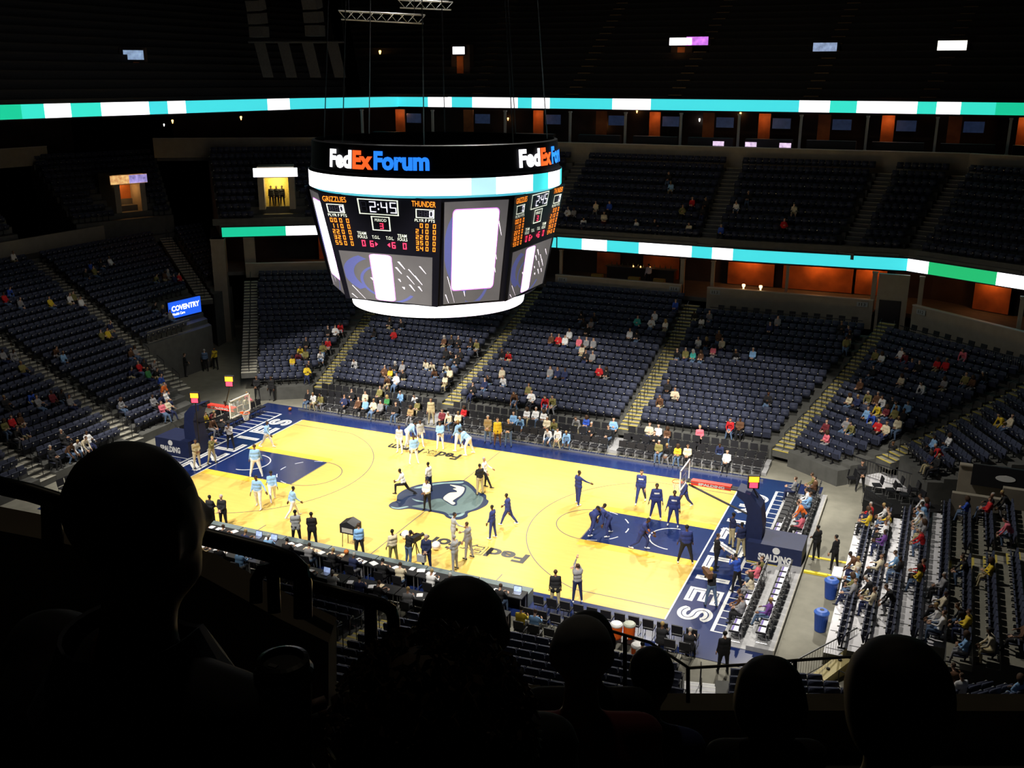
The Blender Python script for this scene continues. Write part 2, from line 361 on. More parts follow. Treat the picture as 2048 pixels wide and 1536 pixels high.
def aisle(label, foot, top, zs, k0=0, width=1.1, nose=M_nose, rail=True, k1=None, base=-.02, tread=None):
    """stepped aisle: every step its own piece"""
    N = len(zs); F, T = V2(*foot), V2(*top); d = (T-F).normalized(); step = (T-F).length/N/2; rz = math.atan2(d.y, d.x)-PI/2
    root = empty('stairs_aisle', (F.x, F.y, 0), rz); struct(root, label, 'stairs')
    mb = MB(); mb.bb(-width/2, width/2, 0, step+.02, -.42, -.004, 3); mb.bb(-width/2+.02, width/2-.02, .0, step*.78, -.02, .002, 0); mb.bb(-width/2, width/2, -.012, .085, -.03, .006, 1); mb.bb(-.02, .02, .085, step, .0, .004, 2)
    me = mb.mesh('step', [tread or M_step, nose, M_metal, tread or M_concd]); k1 = k1 or N
    for k in range(k0, k1):
        zl = zs[k-1] if k > 0 else max(base, zs[0]-.3)
        for h in (0, 1):
            s = link('step', me, root); s.location = (0, (2*k+h)*step, (zl+zs[k])/2 if h == 0 else zs[k])
    if rail:
        rb = MB(); z0 = zs[k0]; prev = None
        for k in range(k0, k1-1, 2):
            y = (2*k+.8)*step; z = zs[k]
            rb.tube([(0, y, z), (0, y, z+.9)], .02, 5); y2 = y+step*1.8; z2 = z+(zs[min(k+1, N-1)]-zs[k])*.9
            rb.tube([(0, y, z+.9), (0, y2, z2+.9), (0, y2, z2)], .02, 5)
        rb.build('handrail', M_metal, root)
    return root
D = .84
ZS = [.9+.21*(k*D)+.006*(k*D)**2 for k in range(19)]              # sideline rake
ZE = [.5+.302*k for k in range(25)]                               # end rake
A = {'A1': ((-16, 12.3), (-19.2, 28.2)), 'A2': ((-5.94, 12.5), (-5.94, 28.5)), 'A3': ((6.4, 12.5), (6.4, 28.5)),
     'A4': ((15.8, 12.5), (20.2, 28.3)), 'A5': ((19.7, 9.9), (30.8, 21.4)), 'L1': ((-20.1, 9.5), (-29.5, 22.6))}
SECN = {}
def sec(key, desc): SECN[key] = desc; return key
section('tier_far_corner_left', 'dark seating tier in the far left corner', *A['L1'], *A['A1'], ZS, sec('FL', 'far left corner stand'))
section('tier_far_left', 'blue seating tier behind the far left courtside chairs', *A['A1'], *A['A2'], ZS, sec('FA', 'far stand below scoreboard'))
section('tier_far_centre', 'blue seating tier behind far sideline at centre', *A['A2'], *A['A3'], ZS, sec('FB', 'far stand at half court'))
section('tier_far_right', 'blue seating tier behind far sideline on the right', (6.4, 12.5), (6.4, 26.8), (15.8, 12.5), (19.7, 26.6), ZS[:17], sec('FC', 'far stand behind right hoop'))
section('tier_far_corner_right', 'dark seating tier in the far right corner', (15.8, 12.5), (19.7, 26.6), (19.7, 9.9), (29.6, 20.2), ZS[:17], sec('FD', 'far right corner stand'))
section('tier_right_corner_back', 'dark seating tier above the beige tunnel wall', *A['A5'], (21.0, 7.0), (35.5, 11.5), ZS, sec('FE', 'stand above tunnel wall'), k0=4)
for k, lab in (('A1', 'far left aisle stairs with yellow step edges'), ('A2', 'aisle stairs rising under the right of the scoreboard'), ('A3', 'aisle stairs left of the far right seating block')):
    aisle(lab, *A[k], ZS)
aisle('aisle stairs beside the far right corner block', (15.8, 12.5), (20.2, 28.3), ZS)
aisle('aisle stairs climbing the right edge corner', *A['A5'], ZS, k0=3)
aisle('dark aisle stairs beside the corner tunnel', *A['L1'], ZS, k0=3, nose=M_nosew)
# left end
EL = {'LA': ((-20.8, 6.0), (-41.8, 11.9)), 'LB': ((-20.8, -.5), (-41.8, 2.0)), 'LC': ((-20.8, -7.2), (-41.8, -7.6)), 'LD': ((-20.8, -13.5), (-41.8, -17))}
section('tier_left_end_near', 'dark seating tier at the left edge', *EL['LD'], *EL['LC'], ZE, sec('LC', 'left end stand by the railing'))
section('tier_left_end', 'dark seating tier behind left basket', *EL['LC'], *EL['LB'], ZE, sec('LB', 'left end stand behind the basket'))
section('tier_left_end_far', 'dark seating tier beside the corner tunnel', *EL['LB'], *EL['LA'], ZE, sec('LA', 'left stand between long aisles'), skip=lambda p, k: k < 4 and p.y > 3.5+k*.6)
section('tier_left_end_upper', 'dark seating tier above the blue screen', *EL['LA'], (-20.8, 11.4), (-41.8, 25.6), ZE, sec('LM', 'left stand above blue screen'), k0=9, skip=lambda p, k: k < 14 and p.y > 13.6)
aisle('long aisle stairs left of the corner tunnel', *EL['LA'], ZE, k0=3, nose=M_nosew)
aisle('long aisle stairs down to the left basket', *EL['LB'], ZE, nose=M_nosew)
aisle('aisle stairs at the lower left edge', *EL['LC'], ZE, nose=M_nosew)
aisle('narrow dark aisle stairs above the blue screen', (-20.8, 12.0), (-41.8, 26.4), ZE, k0=13, nose=M_nosew)
section('tier_left_end_wing', 'dark seating tier right of the narrow stairs', (-20.8, 12.6), (-41.8, 27), (-24.0, 17.0), (-41.0, 31.5), ZE, sec('LN', 'left stand beyond narrow stairs'), k0=13, skip=lambda p, k: (p-V2(-32.6, 22.6)).length < 1.5)
# right end
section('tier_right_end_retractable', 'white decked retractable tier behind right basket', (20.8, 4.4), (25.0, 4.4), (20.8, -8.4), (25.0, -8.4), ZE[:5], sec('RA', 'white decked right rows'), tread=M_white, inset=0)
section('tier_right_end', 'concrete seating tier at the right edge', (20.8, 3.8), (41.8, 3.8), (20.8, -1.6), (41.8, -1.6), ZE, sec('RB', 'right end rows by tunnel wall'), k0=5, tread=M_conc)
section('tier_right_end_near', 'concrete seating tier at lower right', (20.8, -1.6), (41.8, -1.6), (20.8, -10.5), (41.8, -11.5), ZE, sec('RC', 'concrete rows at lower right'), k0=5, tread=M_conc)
aisle('concrete aisle stairs between right end rows', (20.8, -1.6), (41.8, -1.6), ZE, k0=5, nose=M_nose, rail=False)
# near side, mirrored
mir = lambda P: tuple((x, -y) for x, y in P)
NA = {'A1': ((-16, -13.3), (-19.2, -29)), 'A2': ((-5.94, -13.5), (-5.94, -29)), 'A3': ((4.8, -13.5), (4.8, -29)), 'A4': ((17.0, -12.7), (20.4, -27.4)), 'A5': ((21.4, -11.4), (31.6, -20.8))}
section('tier_near_left', 'dark seating tier below the left railing', *NA['A2'], *NA['A1'], ZS, sec('NA', 'near stand below the railing'))
section('tier_near_centre', 'dark seating tier below the curly head', *NA['A3'], *NA['A2'], ZS, sec('NB', 'near stand at half court'))
section('tier_near_right', 'dark seating tier below the capped head', *NA['A4'], *NA['A3'], ZS, sec('NC', 'near stand behind the team bench'))
section('tier_near_corner', 'dark seating tier in the near right corner', *NA['A5'], *NA['A4'], ZS, sec('ND', 'near right corner stand'))
section('tier_near_corner_back', 'dark seating tier at the lower right edge', (23.8, -10.2), (36, -13), *NA['A5'], ZS, sec('NE', 'stand at lower right edge'))
for k, lab in (('A1', 'near aisle stairs hidden behind the left head'), ('A2', 'near aisle stairs under the railing'), ('A3', 'near aisle stairs behind the curly head')):
    aisle(lab, *NA[k], ZS)
aisle('white aisle stairs beside the blue jacket', *NA['A4'], ZS, nose=M_whitep, tread=M_white)
aisle('corner aisle stairs at lower right', *NA['A5'], ZS)

# ------------------------------------------------------------------ seats
def seat_parts():
    back = MB()
    prof = [(-.235, .44), (-.24, .80), (-.21, .86), (.21, .86), (.24, .80), (.235, .44)]
    tilt = lambda x, z, y: (x, y-(z-.44)*.16, z)
    n = len(prof)
    back.add([tilt(x, z, .0+.03*math.cos(x*5)) for x, z in prof]+[tilt(x, z, -.05) for x, z in prof], [tuple(range(n)), tuple(range(n, 2*n))[::-1]]+[(i, n+i, n+(i+1) % n, (i+1) % n) for i in range(n)])
    pan = MB(); R = Matrix.Rotation(math.radians(74), 3, 'X'); pan.box((0, .11, .56), (.44, .36, .06), 0, R=R)
    down = MB(); down.box((0, .20, .42), (.44, .42, .06))
    arm = MB(); arm.box((.262, .08, .64), (.045, .34, .035)); arm.box((.262, .0, .35), (.035, .06, .60))
    arm.box((.262, .0, .03), (.06, .30, .05))
    plate = MB(); plate.box((.262, .262, .645), (.07, .025, .045))
    return back, pan, arm, plate, down
_bk, _pn, _ar, _pl, _dn = seat_parts()
SEAT_M = [M_seat, M_seatd, M_black, M_plate]
OCC = set()     # seats taken by spectators stay folded down under them
# ------------------------------------------------------------------ loge, mid tier, suites, upper deck
M_warmwall = mat('suite_wood_panel', (.42, .13, .03), .6, var=.35, scale=.8)
M_suite = mat('suite_dark_wall', (.05, .035, .03), .8, var=.3, scale=.7)
M_sign = mat('sign_panel_grey', (.30, .34, .36), .6, var=.05)
M_numd = mat('sign_number_dark', (.02, .02, .02), .6, var=.05)
M_glow = mat('lamp_warm', (1, .45, .12), .5, emit=6., var=.05)
M_gloww = mat('lamp_white', (1, .95, .85), .5, emit=5., var=.03)
def led(name, col, s): return mat('led_'+name, col, .6, emit=s, var=.04, scale=30)
L_cyan = led('cyan', (.06, .74, .80), .95); L_teal = led('teal', (.04, .78, .62), .95); L_green = led('green', (.01, .62, .34), .9); L_white = led('white', (1, .97, 1.), 2.2)
L_dkgreen = led('meadow', (.02, .60, .20), .8)
def wall_strip(name, label, pts, z0, z1, th, m, cap=None):
    """upright wall along a plan polyline; thickness goes outwards (away from the court)"""
    b = MB(); P = [V2(*p) for p in pts]
    for i in range(len(P)-1):
        a, c = P[i], P[i+1]; d = (c-a).normalized(); n = V2(-d.y, d.x)
        if n.dot((a+c)/2) < 0: n = -n
        mid = (a+c)/2+n*th/2
        b.box((mid.x, mid.y, (z0+z1)/2), ((c-a).length+.02, th, z1-z0), 0, rz=math.atan2(d.y, d.x))
        if cap: b.box((mid.x, mid.y, z1+.03), ((c-a).length+.02, th+.08, .06), 1, rz=math.atan2(d.y, d.x))
    return struct(b.build(name, [m, cap or m]), label, 'wall')
M_cap = mat('parapet_cap_pale', (.42, .40, .36), .6, var=.05)
# loge parapets above the lower bowl
PAR = [('wall_loge_left', 'beige parapet above the far left corner stand', [(-30.2, 22.9), (-20.3, 28.7)], 5.6, 6.75),
       ('wall_loge_centre_left', 'beige parapet hidden behind the scoreboard', [(-18.6, 28.8), (-7.1, 28.9)], 5.6, 6.75),
       ('wall_loge_centre', 'beige parapet with number plates left of the aisle gap', [(-4.8, 28.9), (5.3, 28.9)], 5.6, 6.75),
       ('wall_loge_right', 'beige parapet with number plates and folding chairs below', [(7.3, 28.9), (19.0, 29.0)], 4.7, 6.75),
       ('wall_loge_corner', 'beige parapet above the far right corner stand', [(21.6, 28.6), (31.8, 20.0)], 4.7, 6.75)]
for n, l, p, z0, z1 in PAR: wall_strip(n, l, p, z0, z1, .25, M_beige, M_cap)
# loge floor, back wall and soffit
LOGE_F = [(-33, 22.5), (-25.5, 27.6), (-5.6, 29.3), (10, 29.2), (20.9, 30.0), (28.3, 25.9), (37, 18.5)]
LOGE_B = [(-37, 27), (-28, 34.5), (-5.6, 35.5), (10, 35.5), (22.6, 35.6), (32.5, 30), (42, 22)]
def band(name, label, F, B, z, th, m):
    b = MB()
    for i in range(len(F)-1):
        b.prism([F[i], F[i+1], B[i+1], B[i]], z-th, z)
    return struct(b.build(name, m), label, 'slab')
band('floor_loge', 'dark loge floor behind the beige parapets', LOGE_F, LOGE_B, 5.9, .3, M_concd)
band('ceiling_loge', 'dark soffit above the loge boxes', [(x*1.02, y*1.02) for x, y in LOGE_F], LOGE_B, 8.85, .2, M_drape)
wall_strip('wall_loge_back', 'dark back wall of the loge boxes', LOGE_B, 5.9, 8.8, .2, M_suite)
# warm-lit timber panels and lamps in the loge
def warm_panel(x, y, z0, z1, wd, rz, watts, label, lamp=True):
    b = MB(); b.box((x, y, (z0+z1)/2), (wd, .12, z1-z0), 0, rz=rz)
    thing(b.build('timber_panel', M_warmwall), label, 'wall panel', 'warm timber panels in the suites')
    if watts:
        l = bpy.data.lights.new('suite_downlight', 'POINT'); l.energy = watts; l.color = (1, .36, .10); l.shadow_soft_size = .15
        o = bpy.data.objects.new('suite_downlight', l); COL.objects.link(o); n = Matrix.Rotation(rz, 3, 'Z')@Vector((0, -.9, 0))
        o.location = (x+n.x, y+n.y, z1-.35)
for i, (x, y, wd, wt) in enumerate([(-27, 32.5, 4, 60), (9.3, 35.2, 3.6, 85), (14.5, 35.2, 5.4, 95), (18.2, 35.2, 2.4, 50), (2.0, 35.2, 3, 8), (26.6, 32.6, 2.6, 60), (-2.5, 35.2, 2, 5)]):
    warm_panel(x, y, 5.95, 8.6, wd, .62 if x < -20 else (-.5 if x > 22 else 0), wt, ('orange lit timber back wall in the loge near the far left column', 'orange lit timber wall just right of the aisle gap', 'wide orange lit timber wall in the right hand loge', 'orange lit timber wall beside the loge door', 'dim timber wall behind the loge bar', 'small orange lit timber wall in the corner loge', 'dim timber wall left of the loge bar')[i])
def column(x, y, z0, z1, wd, label, m=M_beige, rz=0):
    b = MB(); b.box((x, y, (z0+z1)/2), (wd, wd, z1-z0), 0, rz=rz); b.box((x, y, z0+.06), (wd+.08, wd+.08, .12), 0, rz=rz); b.box((x, y, z1-.06), (wd+.08, wd+.08, .12), 0, rz=rz)
    return struct(b.build('trim_column', m), label, 'column')
for x, y, wd, lab in ((-4.6, 29.6, .22, 'pale slim column at the left of the bar loge'), (5.2, 29.6, .3, 'pale column left of the aisle gap'), (7.5, 29.6, .25, 'slim column right of the aisle gap'), (12.9, 29.8, .2, 'slim column in the right hand loge'), (18.9, 29.7, .3, 'slim column beside the loge door'), (22.0, 29.2, .3, 'slim column at the corner loge'), (28.0, 24.6, .25, 'slim column at the right edge loge')):
    column(x, y, 5.9, 8.7, wd, lab)
column(-32.6, 22.6, .0, 8.8, 1.1, 'thick beige column at the far left corner', M_beige, .55)
b = MB(); b.box((-30.6, 24.1, 7.2), (.9, .5, 3.2), 0, rz=.6); struct(b.build('trim_column', M_beige), 'beige pier beside the left loge', 'column')
# door and wall at the far right
b = MB(); b.bb(19.2, 21.2, 29.0, 29.3, 4.2, 8.7); struct(b.build('wall_loge_door', M_beige), 'beige wall around the dark loge door', 'wall')
d = empty('door_1', (20.1, 28.96, 4.3)); struct(d, 'dark double door in the far right corner', 'door')
b = MB(); b.bb(-.62, .62, -.05, .02, 0, 2.5); b.build('door_leaf', M_black, d)
b = MB(); b.bb(-.70, -.62, -.07, .02, 0, 2.58); b.bb(.62, .70, -.07, .02, 0, 2.58); b.bb(-.7, .7, -.07, .02, 2.5, 2.58); b.build('door_frame', M_metal, d)
b = MB(); b.box((.45, -.09, 1.1), (.05, .06, .2)); b.build('door_handle', M_steel, d)
# loge bar
bar = empty('loge_bar', (1.0, 33.6, 5.9)); thing(bar, 'dark bar counter with bottles and candles in the loge', 'bar counter')
b = MB(); b.bb(-3.0, 2.6, -.3, .3, 0, 1.05); b.build('counter', M_suite, bar); b = MB(); b.bb(-3.1, 2.7, -.38, .38, 1.05, 1.12); b.build('counter_top', M_concd, bar)
for i in range(12):
    b = MB(); b.lathe((-2.7+i*.45, .05*math.sin(i*5), 1.12), [(.04, 0), (.04, .18), (.014, .25), (.014, .32)], 8); b.build('bottle', mat('bottle_glass', (.10, .14, .10), .15, var=.1), bar)
for x in (-.8, -.2, .6):
    b = MB(); b.sphere((x, -.2, 1.19), (.05, .05, .07), 8); b.build('candle', M_glow, bar)
for p, lab in (((1487, 576), 'glowing table lamp on the right loge ledge, left one'), ((1521, 579), 'glowing table lamp on the right loge ledge, right one')):
    q = on_y(*p, 29.3); b = MB(); b.lathe((q.x, q.y, 6.81), [(.07, 0), (.05, .05), (.05, .1), (.11, .16), (.13, .3), (.1, .34)], 10)
    thing(b.build('table_lamp', mat('lamp_amber', (1, .62, .30), .5, emit=3., var=.05)), lab, 'lamp')
for x in (-1.6, 1.4, 3.4):
    b = MB(); b.bb(x-.45, x+.45, 29.5, 29.9, 5.9, 6.95); thing(b.build('loge_counter', mat('counter_ochre', (.34, .22, .04), .6, var=.1)), 'ochre loge counter front %s' % {-1.6: 'left of the bar', 1.4: 'below the standing man', 3.4: 'near the pale column'}[x], 'counter')
# section number plates
def plate(x, y, z, txt, rz=0, w_=.75, h=.34):
    r = empty('number_plate', (x, y, z), rz); thing(r, 'grey section plate reading %s on parapet at x %d' % (txt, x), 'sign')
    b = MB(); b.bb(-w_/2, w_/2, -.04, 0, -h/2, h/2); b.build('plate', M_sign, r)
    for i, c in enumerate(txt): b = MB(); text_fit(b, c, lambda u, v: (-w_*.3+i*w_*.21+u, -.045, -h*.3+v), w_*(.17 if c != '1' else .07), h*.6, 0, .02); b.build('numeral', M_numd, r)
    return r
for x, y, t, rz, lab in ((-4.2, 28.88, '114', 0, 'grey section plate at the left end of the bar loge parapet'), (4.8, 28.88, '114', 0, 'grey section plate left of the aisle gap'), (7.9, 28.9, '113', 0, 'grey section plate right of the aisle gap'), (18.3, 28.95, '113', 0, 'grey section plate beside the dark door'), (22.2, 28.0, '112', -.70, 'grey section plate on the corner parapet')):
    plate(x, y, 6.45, t, rz)['label'] = lab

# mid tier
MF = LOGE_F; MBK = [(-39.5, 29.5), (-29, 36.6), (-5.6, 38.3), (10, 38.2), (23.6, 38.4), (34, 33), (44, 25)]
ZM = [10.0+.53*k for k in range(10)]
def mid_pt(P, i, t): a, c = V2(*P[i]), V2(*P[i+1]); return tuple(a.lerp(c, t))
MS = [((0, 0), (0, 1), 'MA', 'mid tier corner section left of the scoreboard'), ((1, 0), (1, .98), 'MB', 'mid tier section behind the scoreboard'), ((1, .98), (2, .80), 'MC', 'mid tier section right of the scoreboard'),
      ((2, .80), (3, .62), 'MD', 'mid tier section above the orange loge'), ((3, .62), (3, 1.), 'ME', 'narrow mid tier section at right'), ((4, 0), (4, 1), 'MG', 'mid tier corner section at right'), ((5, 0), (5, 1), 'MH', 'mid tier section at the right edge')]
for (i, t), (j, u), key, lab in MS:
    section('tier_mid', lab+' with dark seats', mid_pt(MF, i, t), mid_pt(MBK, i, t), mid_pt(MF, j, u), mid_pt(MBK, j, u), ZM, sec(key, lab), base=8.9, inset=.6, skip=(lambda p, k: (p-V2(-29.6, 27.1)).length < 2.3) if key == 'MA' else None)
    aisle('dim brown aisle stairs right of the '+lab, mid_pt(MF, j, u), mid_pt(MBK, j, u), ZM, width=1.2, nose=M_step, rail=False, base=8.9)
# fascia ribbon boards
def ribbon(name, label, poly, z0, z1, colour_at, thick=.3, n_step=.5):
    root = empty(name, (*poly[0], z0)); thing(root, label, 'LED board'); P = [V2(*p) for p in poly]; z0 = list(z0) if isinstance(z0, tuple) else z0
    hb = MB(); run = None; runs = []
    for i in range(len(P)-1):
        a, c = P[i], P[i+1]; L = (c-a).length; n = max(1, int(L/n_step)); d = (c-a).normalized(); nr = V2(-d.y, d.x)
        if nr.dot((a+c)/2) < 0: nr = -nr
        m = (a+c)/2+nr*(thick/2+.03); hb.box((m.x-root.location.x, m.y-root.location.y, (z1-z0)/2), (L+.1, thick, z1-z0+.16), 0, rz=math.atan2(d.y, d.x))
        for k in range(n):
            p, q = a.lerp(c, k/n), a.lerp(c, (k+1)/n); mm = (p+q)/2; px = proj((mm.x, mm.y, (z0+z1)/2))[0]; col = colour_at(px)
            if runs and runs[-1][0] == col and runs[-1][2] == i: runs[-1][1].append(q)
            else: runs.append([col, [p, q], i])
    hb.build('housing', M_black, root)
    for col, pts, i in runs:
        b = MB(); lo = root.location
        v = [(p.x-lo.x, p.y-lo.y, 0) for p in pts]+[(p.x-lo.x, p.y-lo.y, z1-z0) for p in pts]; n = len(pts)
        b.add(v, [(k, k+1, n+k+1, n+k) for k in range(n-1)]); b.build('display_panel', col, root)
    return root
def pick(ranges, default):
    def f(px):
        for a, c, m in ranges:
            if a <= px < c: return m
        return default(px) if callable(default) else default
    return f
LR = pick([(575, 636, L_white), (1160, 1215, L_white), (1275, 1382, L_white), (1425, 1470, L_white), (1810, 1857, L_white), (1857, 1992, L_dkgreen), (1992, 2060, L_white), (436, 575, L_green), (636, 660, L_green)], L_cyan)
ribbon('ribbon_board', 'cyan LED ribbon board along the mid tier right of scoreboard', [(-4.8, 29.2), (10, 29.1), (20.9, 29.9), (28.3, 25.8), (37, 18.4)], 8.88, 9.72, LR)
ribbon('ribbon_board', 'short green LED ribbon board left of the scoreboard', [(-32.3, 22.8), (-25.4, 27.5), (-16, 28.4), (-4.9, 29.2)], 8.88, 9.66, LR)
wall_strip('wall_mid_fascia', 'dark fascia above the lower ribbon board', [(-33, 22.6), (-25.4, 27.7), (-5.6, 29.4), (10, 29.3), (20.9, 30.1), (28.3, 26.0), (37, 18.6)], 9.80, 10.35, .08, M_concd)
# suite parapet, suites
SP = [(-44, 28.5), (-31.2, 36.0), (-16, 38.6), (-5.6, 38.9), (10, 38.9), (24.0, 39.2), (33, 35), (48, 27)]
wall_strip('wall_suite_parapet', 'long dark beige parapet below the upper suites', SP, 14.6, 16.3, .3, M_beige, M_cap)
SB = [(-50, 38), (-36, 45), (-18, 48), (10, 48), (30, 48), (50, 40)]
wall_strip('wall_suite_back', 'dark back wall of the upper suites', SB, 14.5, 19.5, .3, M_suite)
b = MB(); b.prism([(-50, 38), (-44, 28.8), (-31.2, 36.3), (-16, 38.9), (10, 39.2), (24, 39.5), (33, 35.3), (48, 27.3), (50, 40), (30, 48), (-18, 48), (-36, 45)], 14.3, 14.55); struct(b.build('floor_suite', M_concd), 'dark floor of the upper suites', 'floor')
sx = [-27, -20.5, -14, -8, -3, 1.8, 6.6, 11.5, 16.5, 21.5, 26.5]
for i, x in enumerate(sx):
    y = 39.6 if x > -14 else 39.2+(x+14)*.22
    column(x, y+.6, 16.2, 18.9, .18, 'slim grey post between upper suites, %s from the left' % nth(i+1), M_sign)
    warm_panel(x+1.2, y+5.5, 14.6, 18.8, 1.0, 0, 26 if i % 2 == 0 else 0, 'orange lit timber pier in the %s upper suite bay from left' % nth(i+1))
    b = MB(); b.bb(x+.4, x+4.2, y+1.6, y+2.2, 14.6, 16.9); thing(b.build('suite_counter', M_black), 'black suite drink rail in the %s bay from the left' % nth(i+1), 'counter')
    b = MB(); b.box((x+2.6, y+5.6, 18.0), (1.5, .08, .85)); thing(b.build('suite_screen', mat('screen_dim_blue', (.03, .05, .12), .3, emit=.25, var=.2, scale=3)), 'dim television in the %s upper suite bay from left' % nth(i+1), 'television')
for p, sz, m, lab in (((345, 243), .10, M_glow, 'orange sconce left of the far left suites'), ((26, 247), .12, M_glow, 'orange wall lamp at the far left edge'), ((482, 236), .10, M_glow, 'orange suite lamp above the left ledge'), ((328, 250), .07, M_gloww, 'small white lamp in the left suites'), ((925, 232), .09, M_glow, 'orange sconce right of centre in the suites'), ((1016, 238), .08, M_glow, 'small orange sconce behind the scoreboard rim'), ((1274, 222), .10, M_glow, 'orange sconce under the wide white ribbon text'), ((1399, 240), .08, M_gloww, 'small warm lamp in the right suites'), ((1205, 250), .14, M_glow, 'orange lit nook in the suites'), ((1481, 228), .09, M_glow, 'orange sconce at the middle right suites'), ((760, 105), .13, M_glow, 'orange lamp hanging high above the scoreboard')):
    q = on_y(*p, 47.7 if p[0] > 500 else 33.); b = MB(); b.lathe((q.x, q.y, q.z-sz*1.8), [(sz*.3, 0), (sz*.6, sz*1.2), (sz, sz*2.6), (sz*.7, sz*3.4)], 8); thing(b.build('wall_sconce', m), lab, 'lamp')
for p, lab in (((1437, 283), 'left'), ((1502, 283), 'middle'), ((1571, 283), 'right')):
    q = on_y(*p, 39.6); b = MB(); b.box((q.x, q.y, 16.55), (.9, .06, .36)); o = b.build('parapet_screen', mat('screen_pink', (.75, .55, .9), .4, emit=1.1, var=.4, scale=6)); thing(o, 'small glowing screen on the right parapet, %s of three' % lab, 'screen')
# upper ribbon
UR = pick([(87, 142, L_white), (200, 302, L_white), (334, 372, L_white), (535, 577, L_white), (855, 903, L_white), (946, 1036, L_white), (1066, 1102, L_white), (1222, 1302, L_white), (1598, 1657, L_white), (1718, 1838, L_white), (1877, 1926, L_white)], lambda px: L_green if px < 40 or px > 1990 else (L_teal if px < 230 or px > 1640 else L_cyan))
zz = lambda px, py, Y: on_y(px, py, Y).z
ribbon('ribbon_board', 'long teal LED ribbon board below the upper deck', [(-27, 43.6), (-16, 44.0), (10, 44.0), (30, 43.4), (48, 36)], 19.0, 19.92, UR, n_step=.35)
ribbon('ribbon_board', 'green LED ribbon board at the upper left', [(-33.8, -1), (-33.2, 8.5), (-31.8, 20.), (-30.6, 33), (-27, 43.6)], 18.98, 19.9, UR, n_step=.35)
# left end upper parts
wall_strip('wall_left_cross', 'dark wall behind the last rows of left end', [(-44.2, -22), (-44.2, 27)], 7.6, 9.3, .25, M_beige)
b = MB(); b.bb(-47, -41.8, -24, 30, 7.5, 8.05); struct(b.build('floor_left_cross_aisle', M_concd), 'dark cross aisle behind left end rows', 'floor')
ZL = [9.6+.5*k for k in range(10)]
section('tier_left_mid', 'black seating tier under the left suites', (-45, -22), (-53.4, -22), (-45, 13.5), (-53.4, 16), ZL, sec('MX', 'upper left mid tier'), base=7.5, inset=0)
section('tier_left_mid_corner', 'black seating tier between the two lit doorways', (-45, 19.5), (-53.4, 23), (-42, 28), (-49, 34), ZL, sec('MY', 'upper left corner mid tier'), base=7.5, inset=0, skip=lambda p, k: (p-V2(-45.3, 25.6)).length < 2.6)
wall_strip('wall_left_suite_parapet', 'dark beige parapet below the left suites', [(-54.0, -24), (-54.0, 12), (-52.8, 24.5)], 14.0, 15.6, .3, M_beige, M_cap)
b = MB(); b.bb(-62, -59.5, -24, 34, 14, 19); struct(b.build('wall_left_suite_back', M_suite), 'dark back wall of the left suites', 'wall')
def doorway(name, p, X, wd, h, label, sign_m, rz, sw, sh, warm):
    """vomitory with cheeks, a lit passage and a lit sign above"""
    r = empty(name, p, rz); struct(r, label, 'doorway')
    b = MB(); b.bb(-wd/2-.5, -wd/2, -.3, 2.6, -h, .5); b.bb(wd/2, wd/2+.5, -.3, 2.6, -h, .5); b.bb(-wd/2-.5, wd/2+.5, -.1, 2.6, .0, .9); b.build('cheek_walls', M_beige, r)
    b = MB(); b.bb(-wd/2, wd/2, 1.6, 1.7, -h, 0); b.build('passage_wall', M_warmwall if warm else M_suite, r)
    s = MB(); s.bb(-sw/2, sw/2, -.32, -.22, .1, .1+sh); s.build('sign_face', sign_m, r)
    if warm:
        l = bpy.data.lights.new('passage_light', 'POINT'); l.energy = warm; l.color = (1, .5, .16); l.shadow_soft_size = .1
        o = bpy.data.objects.new('passage_light', l); COL.objects.link(o); o.parent = r; o.location = (0, .7, -.4)
    return r
r2 = doorway('door_2', (-44.3, 25.2, 12.5), 0, 1.9, 2.4, 'orange lit doorway with a lit sign at the left', mat('sign_orange_white', (1, .42, .16), .5, emit=1.0, var=.5, scale=3.2), 1.23, 3.4, .75, 40)
b = MB(); b.bb(.0, 1.68, -.36, -.30, .12, .83); b.build('sign_violet_half', mat('sign_violet', (.36, .30, .72), .5, emit=.9, var=.5, scale=2.5), r2)
r = doorway('door_3', (-29.0, 26.2, 13.6), 0, 2.0, 2.6, 'yellow lit doorway left of the scoreboard under a white sign', L_white, .597, 3.6, .72, 0)
l = bpy.data.lights.new('passage_light', 'POINT'); l.energy = 120; l.color = (1, .78, .32); o = bpy.data.objects.new('passage_light', l); COL.objects.link(o); o.parent = r; o.location = (0, .6, -.4)
b = MB(); b.bb(-1.0, 1.0, 1.50, 1.56, -2.6, 0); b.build('passage_glow_wall', mat('passage_yellow', (.62, .48, .12), .7, var=.2), r)
# upper deck
UDF = [(-30, 42), (-18, 44.6), (10, 44.6), (30, 44.2), (48, 37)]; UDB = [(-48, 66), (-24, 76), (10, 76), (38, 76), (72, 60)]
ZU = [20.2+.62*k for k in range(30)]
for i in range(4):
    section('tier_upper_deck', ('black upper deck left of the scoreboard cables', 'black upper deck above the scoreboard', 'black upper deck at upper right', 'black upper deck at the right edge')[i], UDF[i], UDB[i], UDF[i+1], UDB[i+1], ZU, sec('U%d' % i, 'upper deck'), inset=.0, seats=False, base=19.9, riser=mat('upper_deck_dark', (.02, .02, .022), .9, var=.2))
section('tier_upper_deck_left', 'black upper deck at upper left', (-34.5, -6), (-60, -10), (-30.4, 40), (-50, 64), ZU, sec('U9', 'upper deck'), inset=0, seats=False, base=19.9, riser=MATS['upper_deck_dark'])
M_udstep = mat('upper_aisle_brown', (.16, .11, .06), .9, var=.2)
